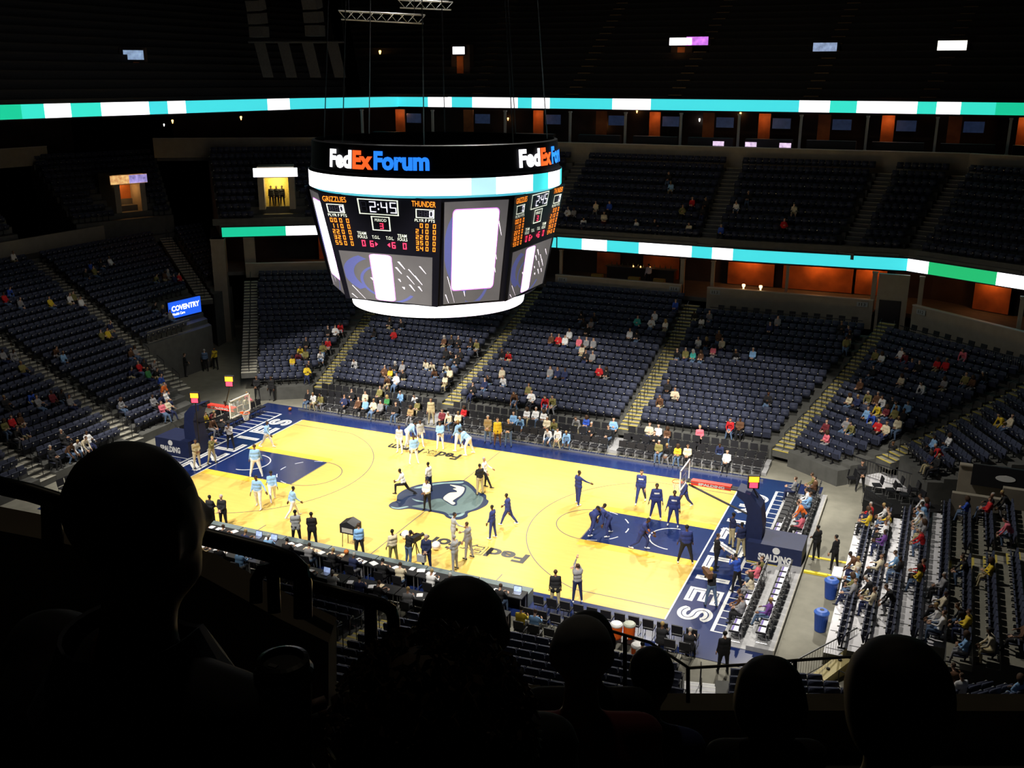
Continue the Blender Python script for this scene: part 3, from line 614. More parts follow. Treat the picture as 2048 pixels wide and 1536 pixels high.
for x0, x1, lab in ((-19, -26, 'dim aisle stairs left of the scoreboard in the upper deck'), (-9.5, -10, 'dim aisle stairs above the scoreboard in upper deck'), (0, 2.5, 'dim aisle stairs below the purple sign'), (11.5, 14.5, 'dim aisle stairs below the bluish sign'), (20.5, 26, 'dim aisle stairs below the bright sign')):
    rt = empty('stairs_upper_aisle', (x0, 44.6, 20.2)); struct(rt, lab, 'stairs')
    b = MB(); b.bb(-.6, .6, 0, 1.05, -.5, .03); me = b.mesh('step', M_udstep)
    for k in range(28): s = link('step', me, rt); s.location = ((x1-x0)*k/30, 1.0467*k, .62*k+.05)
for p, wpx, hpx, m, lab in (((267, 110), 38, 18, mat('sign_blue_grey', (.25, .36, .55), .5, emit=.9, var=.3, scale=3), 'bluish lit sign in the upper left deck'), ((918, 101), 26, 14, L_white, 'small white lit sign above the scoreboard'), ((1362, 83), 46, 14, L_white, 'white half of the purple lit sign'), ((1395, 82), 44, 16, mat('sign_purple', (.55, .16, .75), .5, emit=1.2, var=.4, scale=2.5), 'purple lit sign in the upper deck'), ((1650, 96), 46, 20, mat('sign_slate', (.26, .34, .52), .5, emit=.9, var=.35, scale=3), 'slate blue lit sign in the upper right deck'), ((1904, 94), 54, 24, mat('sign_cream', (1, .93, .78), .5, emit=2.2, var=.04), 'bright cream lit sign at upper right'), ((57, 210), 40, 9, mat('sign_lilac', (.5, .4, .7), .5, emit=.8, var=.4, scale=3), 'thin lilac sign at the upper left edge')):
    q = on_y(*p, 51. if p[0] > 1000 else 47.5) if p[0] > 500 else on_x(*p, -36. if p[1] < 150 else -34.2); k = (q-CAM).dot(_f)/FPX; r = empty('deck_sign', tuple(q), 0 if p[0] > 500 else .75); thing(r, lab, 'sign')
    b = MB(); b.bb(-wpx*k/2, wpx*k/2, -.12, -.06, -hpx*k/2, hpx*k/2); b.build('sign_face', m, r); b = MB(); b.bb(-wpx*k/2-.01, wpx*k/2+.01, -.06, .25, -hpx*k/2-.06, hpx*k/2+.06); b.build('sign_box', M_black, r)
    if hpx > 13 and p[0] != 1395:
        b = MB(); b.bb(-1.0, 1.0, .3, 1.2, -3.4, hpx*k/2+.2); b.build('doorway_box', M_suite, r); b = MB(); b.bb(-.35, .35, .2, .3, -2.8, -hpx*k/2-.15); b.build('passage', M_warmwall, r)
        l = bpy.data.lights.new('passage_light', 'POINT'); l.energy = 5; l.color = (1, .42, .12); o = bpy.data.objects.new('passage_light', l); COL.objects.link(o); o.parent = r; o.location = (0, -.7, -hpx*k/2-.6)
# lit lighting truss and dark roof
def truss(p0, p1, Y, label):
    a, c = on_y(*p0, Y), on_y(*p1, Y); t = empty('lighting_truss', tuple(a)); thing(t, label, 'truss'); L = c-a
    M_tr = mat('truss_aluminium', (.78, .77, .72), .4, metal=.2, var=.1)
    for dy, dz in ((-.25, 0), (.25, 0), (0, -.45)):
        b = MB(); b.tube([(0, dy, dz), (L.x, L.y+dy, L.z+dz)], .05, 6); b.build('chord', M_tr, t)
    n = int(L.length/.6); b = MB()
    for i in range(n):
        p, q = L*(i/n), L*((i+.5)/n); e = L*((i+1)/n)
        b.tube([p+Vector((0, -.25, 0)), q+Vector((0, 0, -.45)), e+Vector((0, .25, 0))], .025, 4); b.tube([p+Vector((0, .25, 0)), q+Vector((0, -.25, 0))], .02, 4)
    b.build('lacing', M_tr, t)
    for u in (.1, .9): b = MB(); b.tube([L*u, Vector((L.x*u, L.y*u, 40.95-a.z))], .02, 4); b.build('hoist_cable', M_metal, t)
    l = bpy.data.lights.new('truss_light', 'POINT'); l.energy = 130; l.shadow_soft_size = .1; o = bpy.data.objects.new('truss_light', l); COL.objects.link(o); o.parent = t; o.location = L*.5+Vector((0, -1.2, 1.6))
truss((682, 22), (846, 30), 8., 'lit aluminium lighting truss above the scoreboard')
truss((800, 0), (902, 4), 14., 'lit aluminium truss at the top edge of the picture')
b = MB(); b.bb(-80, 80, -70, 90, 41, 41.4); struct(b.build('ceiling', M_drape), 'black arena roof deck', 'ceiling')
wl = MB(); wl.bb(-80, 80, 82, 82.4, -1, 41); struct(wl.build('wall_far', M_drape), 'black far arena wall', 'wall')
wl = MB(); wl.bb(-64, -63.6, -70, 82, -1, 41); struct(wl.build('wall_left', M_drape), 'black left arena wall', 'wall')
wl = MB(); wl.bb(79, 79.4, -70, 82, -1, 41); struct(wl.build('wall_right', M_drape), 'black right arena wall', 'wall')
wl = MB(); wl.bb(-80, 80, -60.4, -60, -1, 41); struct(wl.build('wall_near', M_drape), 'black arena wall behind the camera', 'wall')
# corner tunnel: dark curtains and the blue screen
wl = MB(); wl.box((-28.9, 11.6, 1.6), (.3, 4.6, 3.2), 0); struct(wl.build('wall_tunnel_left', M_drape), 'dark wall under the upper left tier', 'wall')
q = on_x(371, 615, -30.1); scr = empty('advert_screen', tuple(q), PI/2-.12); thing(scr, 'bright blue advertising screen at the corner tunnel', 'screen')
b = MB(); b.bb(-1.55, 1.55, 0, .12, -.62, .62); b.build('screen_face', mat('screen_blue', (.015, .10, .72), .4, emit=1.25, var=.06), scr)
b = MB(); b.bb(-1.62, 1.62, .12, .3, -.7, .7); b.build('screen_housing', M_black, scr)
b = MB(); text_fit(b, 'COVENTRY', lambda u, v: (-1.35+u, -.01, -.1+v), 2.75, .42, 0, .03); text_fit(b, 'Health Care', lambda u, v: (-1.3+u, -.01, -.42+v), 1.2, .2, 0, .02); b.build('screen_lettering', L_white, scr)
# right tunnel walls
b = MB(); b.prism([(24.9, 4.0), (40, 4.0), (40, 4.3), (24.9, 4.3)], -.02, 3.0); b.prism([(27, 4.0), (40, 4.0), (40, 4.3), (27, 4.3)], 3.0, 3.6)
struct(b.build('wall_tunnel_near', M_beige), 'beige tunnel wall behind the seated right end fans', 'wall')
q = on_y(1920, 930, 7.2); b = MB(); b.bb(q.x, 42, 7.2, 7.5, -.02, q.z); b.box(((q.x+42)/2, 7.3, q.z+.03), (42-q.x, .36, .06)); struct(b.build('wall_tunnel_far', M_beige), 'beige tunnel wall below the right edge stand', 'wall')
b = MB(); q = on_y(1985, 945, 7.1); b.bb(q.x-.9, q.x+2.4, 7.0, 7.16, q.z-.75, q.z+.35); o = b.build('wall_banner', M_black); thing(o, 'black banner with a pale mark on the tunnel wall', 'banner')
bm = MB(); bm.lathe((0, 0, 0), [(.32, 0), (.32, .01)], 20); o2 = bm.build('pale_mark', M_whitep, o, loc=(q.x+.6, 6.99, q.z-.2)); o2.rotation_euler = (PI/2, 0, 0); o2.scale = (1.4, .5, 1)

# dim line-array loudspeakers and drapes hanging at upper left
M_spk = mat('loudspeaker_grey', (.05, .05, .052), .8, var=.15); q0 = on_y(497, 84, 22.)
r = empty('loudspeaker_rig', tuple(q0)); thing(r, 'dim hanging loudspeaker rig with drapes at upper left of scoreboard', 'loudspeaker')
q1 = on_y(690, 84, 22.)-q0; b = MB(); b.tube([(0, 0, 0), q1], .09, 6); b.build('rig_beam', M_spk, r)
for c in (.14, .72):
    for k in range(3): b = MB(); b.box((q1.x*c, -.2-.1*k, .7+.95*k), (1.25, .8, .75), R=Matrix.Rotation(.12*k, 3, 'X')); b.build('speaker_box', M_spk, r)
for k in range(4): x = q1.x*(.06+.25*k); b = MB(); b.add([(x, 0, -.1), (x+1.0, 0, -.1), (x+1.5, .1, -2.6), (x+.55, .1, -2.6), (x, .06, -.1), (x+1.0, .06, -.1), (x+1.5, .16, -2.6), (x+.55, .16, -2.6)], [(0, 3, 2, 1), (4, 5, 6, 7), (0, 1, 5, 4), (1, 2, 6, 5), (2, 3, 7, 6), (3, 0, 4, 7)]); b.build('drape_panel', M_spk, r)
for x in (.1, q1.x-.1): b = MB(); b.tube([(x, 0, 0), (x, 0, 40.95-q0.z)], .02, 4); b.build('hoist_cable', M_metal, r)
# ------------------------------------------------------------------ centre-hung scoreboard
SB_ = empty('scoreboard', (0, 0, 10.9)); thing(SB_, 'centre-hung scoreboard with glowing LED rings, screens and score panels', 'scoreboard')
def ringmesh(name, r0, r1, z0, z1, m, n=64, parent=SB_, a0=0, a1=360):
    b = MB(); v = []; f = []
    for i in range(n+1):
        t = math.radians(a0+(a1-a0)*i/n); v += [(r0*math.cos(t), r0*math.sin(t), z0), (r1*math.cos(t), r1*math.sin(t), z1)]
    for i in range(n): f.append((2*i, 2*i+2, 2*i+3, 2*i+1))
    b.add(v, f); return b.build(name, m, parent, smooth=True)
RT = 6.0
H = dict(low0=0.0, low1=.64, body1=5.80, ring1=6.57, crown1=7.9)
M_crown = mat('scoreboard_black', (.006, .006, .009), .7, var=.1, spec=.15)
M_face = mat('score_panel_black', (.006, .006, .012), .4, var=.1)
M_scr = mat('video_screen_grey', (.085, .080, .082), .4, emit=1.0, var=.10, scale=.8)
ringmesh('crown', RT, RT-.1, H['ring1'], H['crown1'], M_crown)
ringmesh('crown_inner', RT-.12, RT-.25, H['crown1'], H['ring1'], M_crown)
ringmesh('crown_rim', RT-.1, RT-.25, H['crown1'], H['crown1']+.04, M_metal)
b = MB(); b.lathe((0, 0, 0), [(RT-.2, H['ring1']+.1), (RT-.2, H['ring1']+.2)], 48); b.build('top_deck', M_drape, SB_)
for k, (a0, a1, m) in enumerate([(-180, -48, L_white), (-48, -37, led('pale_cyan', (.55, .93, 1), 1.0)), (-37, -17, mat('led_white_pink', (1, .88, 1), .5, emit=2.2, var=.05)), (-17, -5, L_cyan), (-5, 11, L_white), (11, 90, L_cyan), (90, 180, L_white)]):
    ringmesh('upper_led_ring', RT+.12, RT+.12, H['body1']+.02, H['ring1']-.02, m, max(8, int((a1-a0)/5)), a0=a0, a1=a1)
ringmesh('upper_ring_lip', RT+.12, RT, H['ring1']-.02, H['ring1']+.1, M_crown)
ringmesh('upper_ring_edge', RT-.15, RT+.12, H['body1']-.12, H['body1']+.02, led('ring_edge', (.10, .62, .80), .8))
# lower ring
RB = 4.3
for a0, a1, m in ((-180, -55, L_white), (-55, 40, MATS['led_white_pink']), (40, 180, L_cyan)):
    ringmesh('lower_led_ring', RB, RB+.12, 0, H['low1'], m, max(8, int((a1-a0)/5)), a0=a0, a1=a1)
b = MB(); b.lathe((0, 0, 0), [(RB-.02, -.02), (RB-.02, .02)], 48); b.build('bottom_deck', M_drape, SB_)
ringmesh('lower_ring_shelf', RB+.12, RB+.7, H['low1'], H['low1']+.12, M_crown)
# octagonal body: four wide score faces, four narrow screen faces, tapering downwards
zt, zb = H['body1']-.1, H['low1']+.1
def facepts(ang, wt, wb, rt, rb):
    t = math.radians(ang); n = Vector((math.cos(t), math.sin(t), 0)); s = Vector((-math.sin(t), math.cos(t), 0))
    return lambda u, v, off=0: (n*(rb+(rt-rb)*v+off)+s*((wb+(wt-wb)*v)*(u-.5)*1.0)+Vector((0, 0, zb+(zt-zb)*v)))
def quad(name, F, u0, u1, v0, v1, m, off=.0, parent=SB_):
    b = MB(); b.add([F(u0, v0, off), F(u1, v0, off), F(u1, v1, off), F(u0, v1, off)], [(0, 1, 2, 3)]); return b.build(name, m, parent)
L_or = led('orange', (1, .26, .02), 1.5); L_red = led('red', (1, .04, .12), 1.3); L_pale = led('pale', (.85, .9, .75), .9); L_lav = led('lavender', (.86, .84, 1), 1.5)
L_off = mat('led_unlit', (.035, .035, .06), .5, var=.1)
L_blue = led('screen_blue', (.075, .085, .24), .9); L_streak = led('streak', (1, .85, 1), 1.6)
def rounded(F, u0, u1, v0, v1, r, asp, off, mb, m=0, n=5):
    pts = []
    for cx, cy, a in ((u1-r, v0+r*asp, -90), (u1-r, v1-r*asp, 0), (u0+r, v1-r*asp, 90), (u0+r, v0+r*asp, 180)):
        for i in range(n+1): t = math.radians(a+90*i/n); pts.append(F(cx+r*math.cos(t), cy+r*asp*math.sin(t), off))
    mb.add(pts, [tuple(range(len(pts)))], m)
def frame(F, mb, u0, u1, v0, v1, t, asp, off, m=0):
    for a, c, d, e in ((u0, u1, v0, v0+t*asp), (u0, u1, v1-t*asp, v1), (u0, u0+t, v0, v1), (u1-t, u1, v0, v1)):
        mb.add([F(a, d, off), F(c, d, off), F(c, e, off), F(a, e, off)], [(0, 1, 2, 3)], m)
def screen_art(F, parent, u0, u1, v0, v1, pill):
    """warm-up graphic: grey field, blue swooshes, white streaks and a bright rounded pillar"""
    quad('screen', F, u0, u1, v0, v1, M_scr, .03, parent)
    P = lambda x, y, o: F(u0+(u1-u0)*x, v0+(v1-v0)*y, o)
    b = MB()
    def cres(cx, cy, R, R2, dx, a0, a1, o):
        v = []; f = []
        for i in range(13):
            t = math.radians(a0+(a1-a0)*i/12)
            for x, y in ((cx+R*math.cos(t), cy+R*1.15*math.sin(t)), (cx+dx+R2*math.cos(t), cy+R2*1.15*math.sin(t))): v.append(P(min(.99, max(.01, x)), min(.99, max(.01, y)), o))
        for i in range(12): f.append((2*i, 2*i+1, 2*i+3, 2*i+2))
        b.add(v, f)
    cres(.36, .55, .36, .30, .06, 115, 235, .035); cres(.48, .42, .30, .275, .01, 120, 250, .036); cres(.5, .35, .33, .30, -.01, 250, 330, .036)
    b.build('screen_swoosh', L_blue, parent)
    for x, y, L, wd in ((.63, .86, .16, .022), (.60, .74, .14, .022), (.74, .72, .22, .012), (.80, .60, .20, .018), (.72, .58, .18, .012), (.86, .80, .16, .016), (.74, .40, .14, .02), (.84, .38, .10, .02), (.30, .48, .10, .022), (.66, .34, .05, .03), (.06, .28, .30, .008), (.62, .50, .06, .02), (.35, .12, .06, .014), (.03, .10, .14, .014)):
        dx, dy = L*.45, -L*.9
        b = MB(); b.add([P(x, y, .037), P(x+wd, y, .037), P(min(.99, x+dx+wd*.3), max(.01, y+dy), .037), P(min(.99, x+dx), max(.01, y+dy), .037)], [(0, 3, 2, 1)]); b.build('screen_streak', L_streak, parent)
    b = MB(); p0, p1, q0, q1 = pill; rounded(P, p0-.012, p1+.012, q0-.01, q1+.01, .06, .8, .038, b); b.build('screen_pillar_halo', led('halo', (.75, .25, .9), .9), parent)
    b = MB(); rounded(P, p0, p1, q0, q1, .055, .8, .04, b); b.build('screen_pillar', L_white, parent)
WT, WB, RF, RFB = 6.3, 4.9, 5.55, 4.75
def score_face(ang):
    F0 = facepts(ang, WT, WB, RF, RFB)
    F = lambda u, v, o=0: F0(u, v, o)
    face = quad('score_face', F, 0, 1, 0, 1, M_face, 0.0)
    Wm = lambda: 1
    vs = .47                                            # top of the video screen
    screen_art(F, face, .06, .94, .01, vs, (.34, .56, .02, .97))
    off = .03
    pl = lambda u, v: F(u, v, off)
    b = MB(); text_fit(b, 'GRIZZLIES', lambda u, v: pl(.03+u, .925+v), .20, .05, 0, .004); text_fit(b, 'THUNDER', lambda u, v: pl(.77+u, .925+v), .19, .05, 0, .004); b.build('team_names', L_or, face)
    b = MB(); frame(F, b, .05, .20, .825, .905, .008, .8, off); frame(F, b, .80, .95, .825, .905, .008, .8, off); frame(F, b, .325, .66, .83, .97, .01, .8, off); frame(F, b, .42, .58, .685, .815, .010, .8, off); b.build('score_frames', L_pale, face)
    b = MB()
    for u in (.06, .81):
        for k in range(3): seven(b, '0' if k == 2 else ' ', pl, u+.012+k*.043, .837, .034, .056, .009, 0, 1)
    for k, ch in enumerate((' ', '2', '4', '5')): seven(b, ch, pl, .345+k*.075+(.02 if k > 1 else 0), .85, .055, .10, .011, 0, 1)
    for v in (.875, .915): b.add([pl(.489, v), pl(.499, v), pl(.499, v+.014), pl(.489, v+.014)], [(0, 1, 2, 3)])
    b.build('clock_digits', [L_lav, L_off], face)
    b = MB()
    for s, u in (('PLYR F PTS', .045), ('PLYR F PTS', .79)): text_fit(b, s, lambda x, y, u=u: pl(u+x, .79+y), .165, .026, 0, .002)
    text_fit(b, 'PERIOD', lambda x, y: pl(.45+x, .768+y), .10, .026, 0, .002)
    for u in (.275, .635): text_fit(b, 'TEAM', lambda x, y, u=u: pl(u+x, .636+y), .08, .028, 0, .002); text_fit(b, 'FOULS', lambda x, y, u=u: pl(u+x, .602+y), .085, .028, 0, .002)
    for u in (.405, .53): text_fit(b, 'T.O.L.', lambda x, y, u=u: pl(u+x, .606+y), .07, .03, 0, .002)
    b.build('captions', L_pale, face)
    b = MB()
    for u, rows in ((.05, ('00', '11', '22', '32', '55')), (.795, (' 0', '21', '22', '35', '54'))):
        for r, s in enumerate(rows):
            v = .735-r*.053
            for k, ch in enumerate(s):
                if ch != ' ': seven(b, ch, pl, u+k*.036, v, .026, .042, .008, 0)
            seven(b, '0', pl, u+.083, v, .026, .042, .008, 0); seven(b, '0', pl, u+.145, v, .026, .042, .008, 0)
    b.build('player_digits', L_or, face)
    b = MB(); seven(b, '3', pl, .487, .70, .034, .055, .011, 0)
    for u, ch in ((.30, '0'), (.375, '6'), (.575, '6'), (.675, '0')): seven(b, ch, pl, u, .525, .036, .062, .012, 0, None)
    b.add([pl(.425, .535), pl(.45, .556), pl(.425, .577)], [(0, 1, 2)]); b.add([pl(.56, .535), pl(.56, .577), pl(.535, .556)], [(0, 1, 2)])
    b.build('foul_digits', L_red, face)
    return face
def screen_face(ang):
    F = facepts(ang, 3.0, 2.7, 5.95, 5.0); face = quad('screen_face', F, -.14, 1.14, 0, 1, M_face, -.02)
    screen_art(F, face, .0, 1.0, .02, .97, (.14, .86, .14, .92))
    return face
for a in (-90, 0, 90, 180): score_face(a)
for a in (-45, 45, 135, -135): screen_face(a)
b = MB(); b.lathe((0, 0, 0), [(4.2, zb), (4.9, zt)], 24); b.build('core', M_drape, SB_)
# crown lettering wrapped on the drum
L_fw = led('name_white', (1, .96, 1), 2.0); L_fo = led('name_orange', (1, .12, .02), 1.2); L_fb = led('name_blue', (.02, .22, .95), 1.2)
for a in (-90, 0, 90, 180):
    u0 = -2.55
    for t, wd, m in (('Fed', 1.48, L_fw), ('Ex', 1.08, L_fo), ('Forum', 2.52, L_fb)):
        b = MB()
        def place(u, v, u0=u0):
            th = math.radians(a)+(u0+u)/RT; r = RT+.05-.1*(.35+v)/1.33
            return (r*math.cos(th), r*math.sin(th), H['ring1']+.30+v)
        text_fit(b, t, place, wd, .80, 0, .05); b.build('crown_lettering', m, SB_); u0 += wd+.05
for i in range(8):
    t = math.radians(22.5+45*i); b = MB(); b.tube([(5.4*math.cos(t), 5.4*math.sin(t), H['crown1']), (3.6*math.cos(t), 3.6*math.sin(t), 30.)], .025, 5); b.build('hoist_cable', M_steel if i % 3 == 0 else M_metal, SB_)
# ------------------------------------------------------------------ baskets
M_pad = mat('stanchion_navy_pad', (.012, .020, .075), .55, var=.1, scale=4)
M_rim = mat('rim_orange', (.85, .10, .01), .45, var=.05); M_net = mat('net_white', (.75, .75, .72), .7, var=.05)
M_redpad = mat('arm_pad_red', (.75, .05, .03), .5, var=.06)
M_ball = mat('basketball_orange', (.55, .16, .03), .6, var=.15, scale=30, bump=.3)
def glass():
    m = bpy.data.materials.new('backboard_glass'); m.use_nodes = True; nt = m.node_tree; B = nt.nodes['Principled BSDF']
    B.inputs['Base Color'].default_value = (.75, .85, .85, 1); B.inputs['Roughness'].default_value = .05; B.inputs['Alpha'].default_value = .22
    return m
M_glass = glass(); L_clock = led('clock_amber', (1, .42, .02), 2.0); L_clockr = led('clock_red', (1, .05, .10), 2.0)
def basket(s, label):
    r = empty('basketball_goal', (s*17.0, 0, 0), 0 if s > 0 else PI); thing(r, label, 'basketball hoop')
    # local frame: court lies towards -x
    b = MB(); b.bb(-.6, 1.9, -.9, .9, .0, 1.0); base = b.build('base_pad', M_pad, r)
    for sd in (-1, 1):
        t = MB(); text_fit(t, 'SPALDING', lambda u, v: ((-.05+u if sd < 0 else 1.55-u), sd*.905, .18+v), 1.5, .38, 0, .05); t.build('base_lettering', M_whitep, base)
        t = MB(); t.lathe((0, 0, 0), [(.17, 0), (.17, .006)], 20); o = t.build('base_emblem', M_whitep, base, loc=(.75, sd*.905, .77)); o.rotation_euler = (PI/2*(1 if sd < 0 else -1), 0, 0)
    t = MB(); t.bb(-.55, 1.9, -.93, -.90, .0, .05); t.build('base_edge', M_nose, base)
    b = MB()
    pr = [(-.75, 0), (-.05, 0), (.0, 1.6), (-.15, 2.6), (-.7, 3.15), (-1.3, 3.3), (-1.3, 3.0), (-.95, 2.75), (-.75, 2.2), (-.85, 1.2)]
    n = len(pr); hw = .48
    b.add([(x, -hw, z) for x, z in pr]+[(x, hw, z) for x, z in pr], [tuple(range(n)), tuple(range(n, 2*n))[::-1]]+[(i, n+i, n+(i+1) % n, (i+1) % n) for i in range(n)]); b.build('mast_pad', M_pad, r)
    b = MB(); b.tube([(-1.1, .12, 3.15), (-3.8, .12, 3.2)], .06, 6); b.tube([(-1.1, -.12, 3.15), (-3.8, -.12, 3.2)], .06, 6); b.tube([(-.6, 0, 1.9), (-3.7, 0, 3.0)], .05, 6); b.build('boom_arm', M_metal, r)
    b = MB(); b.box((-2.6, 0, 3.17), (1.9, .34, .22)); pad = b.build('boom_pad', M_redpad, r)
    t = MB()
    for sd in (-1, 1): text_fit(t, 'SPALDING', lambda u, v: ((-3.2+u) if sd < 0 else (-1.9-u), sd*.175, 3.1+v), 1.25, .13, 0, .04)
    t.build('boom_lettering', M_whitep, pad)
    x = -3.9
    bd = empty('backboard_unit', (x, 0, 0)); bd.parent = r
    g = MB(); g.bb(-.012, .012, -.90, .90, 2.92, 3.95); g.build('backboard_glass', M_glass, bd)
    g = MB()
    for a in (((-.915), (.915), 2.90, 2.97), ((-.915), (.915), 3.90, 3.97), (-.915, -.85, 2.9, 3.97), (.85, .915, 2.9, 3.97)): g.bb(-.03, .03, a[0], a[1], a[2], a[3])
    g.build('backboard_frame', M_whitep, bd)
    g = MB()
    for a in ((-.30, .30, 3.05, 3.10), (-.30, .30, 3.45, 3.50), (-.30, -.25, 3.05, 3.5), (.25, .30, 3.05, 3.5)): g.bb(-.02, -.014, *a)
    g.build('target_square', M_whitep, bd)
    g = MB(); pts = [(x-.37+.23*math.cos(t), .23*math.sin(t), 3.05) for t in np.linspace(0, 2*PI, 25)]; g.tube(pts, .016, 6); g.box((x-.09, 0, 3.04), (.16, .14, .07)); g.build('rim', M_rim, r)
    g = MB()
    for k in range(12):
        t0 = 2*PI*k/12
        for d in (-1, 1): g.tube([(x-.37+.23*math.cos(t0), .23*math.sin(t0), 3.04), (x-.37+.16*math.cos(t0+d*.4), .16*math.sin(t0+d*.4), 2.8), (x-.37+.12*math.cos(t0+d*.8), .12*math.sin(t0+d*.8), 2.62)], .007, 3)
    g.build('net', M_net, r)
    return r
def shot_clock(pos, label, rz, pole_to):
    r = empty('shot_clock', pos, rz); thing(r, label, 'shot clock')
    b = MB(); b.bb(-.26, .26, -.10, .10, -.32, .32); b.build('clock_box', M_black, r)
    for sd in (-1, 1):
        b = MB(); P = lambda u, v: (sd*-u*-1 if sd < 0 else -u, sd*.105, v)
        b.add([P(-.23, .0), P(.23, .0), P(.23, .28), P(-.23, .28)], [(0, 1, 2, 3)]); b.build('amber_display', L_clock, r)
        b = MB(); b.add([P(-.19, -.28), P(.19, -.28), P(.19, -.02), P(-.19, -.02)], [(0, 1, 2, 3)]); b.build('red_display', L_clockr, r)
    b = MB(); b.tube([(0, 0, -.32), Matrix.Rotation(-rz, 3, 'Z')@(Vector(pole_to)-Vector(pos))], .035, 6); b.build('pole', M_metal, r)
basket(1, 'right hand basketball goal with navy padded base and red boom pad'); basket(-1, 'left hand basketball goal with navy padded mast')
q = on_y(1507, 963, .0); shot_clock(tuple(q), 'amber and red shot clock above the right navy base', .35, (16.6, 0, 2.9))
q = on_y(459, 762, .0); shot_clock(tuple(q), 'amber and red shot clock above the left backboard', .35, (-14.2, 0, 3.2))
q = on_y(390, 795, -1.4); shot_clock(tuple(q), 'amber and red shot clock left of the left backboard', .35, (q.x, q.y, .9))
def ball(p, r, label, m=M_ball):
    t = empty('ball', p); thing(t, label, 'ball'); b = MB(); b.sphere((0, 0, 0), r, 16); b.build('ball_shell', m, t, smooth=True)
    b = MB()
    for ax in range(2): b.tube([((r+.001)*math.cos(a), (r+.001)*math.sin(a)*(1-ax), (r+.001)*math.sin(a)*ax) for a in np.linspace(0, 2*PI, 21)], .006, 3)
    b.build('ball_seam', M_black, t)
q = on_z(580, 818, .12); ball(tuple(q), .12, 'orange basketball lying on the far left apron')
M_rw = mat('balloon_red_white', (.9, .75, .78), .4, var=.25, scale=2.2)
for p, lab in (((811, 1069), 'white and red ball above the near sideline'), ((872, 1091), 'white and red ball beside the name mark')):
    q = on_z(*p, .24); ball(tuple(q), .22, lab, M_rw)

# ------------------------------------------------------------------ courtside chairs
def chair_proto():
    r = empty('courtside_chair'); s = MB(); s.box((0, .02, .45), (.44, .42, .07)); s.build('seat', M_black, r)
    k = MB(); n = 6
    k.box((0, -.22, .73), (.44, .06, .38), R=Matrix.Rotation(math.radians(9), 3, 'X')); k.build('backrest', M_black, r)
    f = MB()
    for x in (-.2, .2):
        f.tube([(x, .2, 0), (x, .16, .42)], .014, 4); f.tube([(x, -.26, 0), (x, -.17, .42), (x, -.25, .80)], .014, 4); f.tube([(x, .2, .02), (x, -.26, .02)], .012, 4)
    f.build('frame', M_steel, r); return r
CHAIRS = []     # (x, y, z, ang, tag)
CH = chair_proto(); first = [True]
def chair(x, y, z, ang, label, group):
    o = CH if first[0] else copy_tree(CH); first[0] = False
    o.location = (x, y, z); o.rotation_euler = (0, 0, ang); thing(o, label, 'chair', group); CHAIRS.append((x, y, z, ang, label)); return o
def row(x0, x1, y, z, ang, label, group, along='x', pitch=.56, gaps=()):
    n = int(abs(x1-x0)/pitch)
    for i in range(n):
        t = x0+(x1-x0)*(i+.5)/n
        if any(a <= t <= c for a, c in gaps): continue
        chair(*((t, y) if along == 'x' else (y, t)), z, ang, label.replace('#', nth(i+1)), group)
G = 'black courtside chairs'
for k, nm in enumerate(('front', 'middle', 'back')):
    z = .0+.16*k; y = 9.75+.92*k
    if k:
        b = MB(); b.bb(-15.8, 15.4, y-.5, y+.42, -.02, z); struct(b.build('floor_far_riser', mat('riser_deck_grey', (.36, .36, .38), .6, var=.1)), '%s low riser under the far courtside chairs' % nm, 'riser')
    row(-15.6, 15.2, y, z, PI, 'black courtside chair, # from left in the %s far sideline row' % nm, G, gaps=((-6.4, -5.5), (6.0, 6.9)))
b = MB(); b.bb(-15.8, 15.4, 9.22, 9.27, 0, .12); struct(b.build('trim_far_kerb', M_steel), 'pale metal kerb along the far courtside chairs', 'trim')
for k, nm in enumerate(('front', 'back')):
    x = 17.35+1.05*k; b = MB(); z = .02+.18*k; b.bb(x-.5, x+.55, -8.6, 8.2, -.02, z); struct(b.build('floor_right_riser', MATS['riser_deck_grey']), '%s riser under the right end chairs' % nm, 'riser')
    row(-8.3, 8.0, x, z, PI/2, 'black courtside chair, # from near end in %s row behind right basket' % nm, G, along='y', gaps=((-1.9, 1.4),))
    row(-8.3, 8.0, -x-.35, 0, -PI/2, 'black courtside chair, # from near end in %s row behind left basket' % nm, G, along='y', gaps=((-1.9, 1.4),))
b = MB(); b.bb(18.95, 19.0, -8.6, 8.2, 0, .22); struct(b.build('trim_right_kerb', M_cap), 'pale kerb behind the right end chairs', 'trim')
row(9.1, 16.2, -9.2, 0, 0, 'black team bench chair, # from left on the near sideline', 'near bench chairs', gaps=())
row(9.1, 16.2, -10.3, 0, 0, 'black team bench chair, # from left in the second near row', 'near bench chairs', gaps=((12.4, 14.9),))
row(9.1, 12.4, -11.4, -.02, 0, 'black chair, # from left in the third near row', 'near bench chairs')
row(8.2, 18.4, 27.75, ZS[16], PI, 'folding chair, # from left under the right loge parapet', 'folding chairs under the loge parapet', pitch=.8)
p0, p1 = Vector((21.4, 27.2)), Vector((30.6, 19.2))
for i in range(13):
    p = p0.lerp(p1, (i+.5)/13); chair(p.x, p.y, ZS[16], PI-.72, 'folding chair, %s from left under the corner parapet' % nth(i+1), 'folding chairs under the corner parapet')
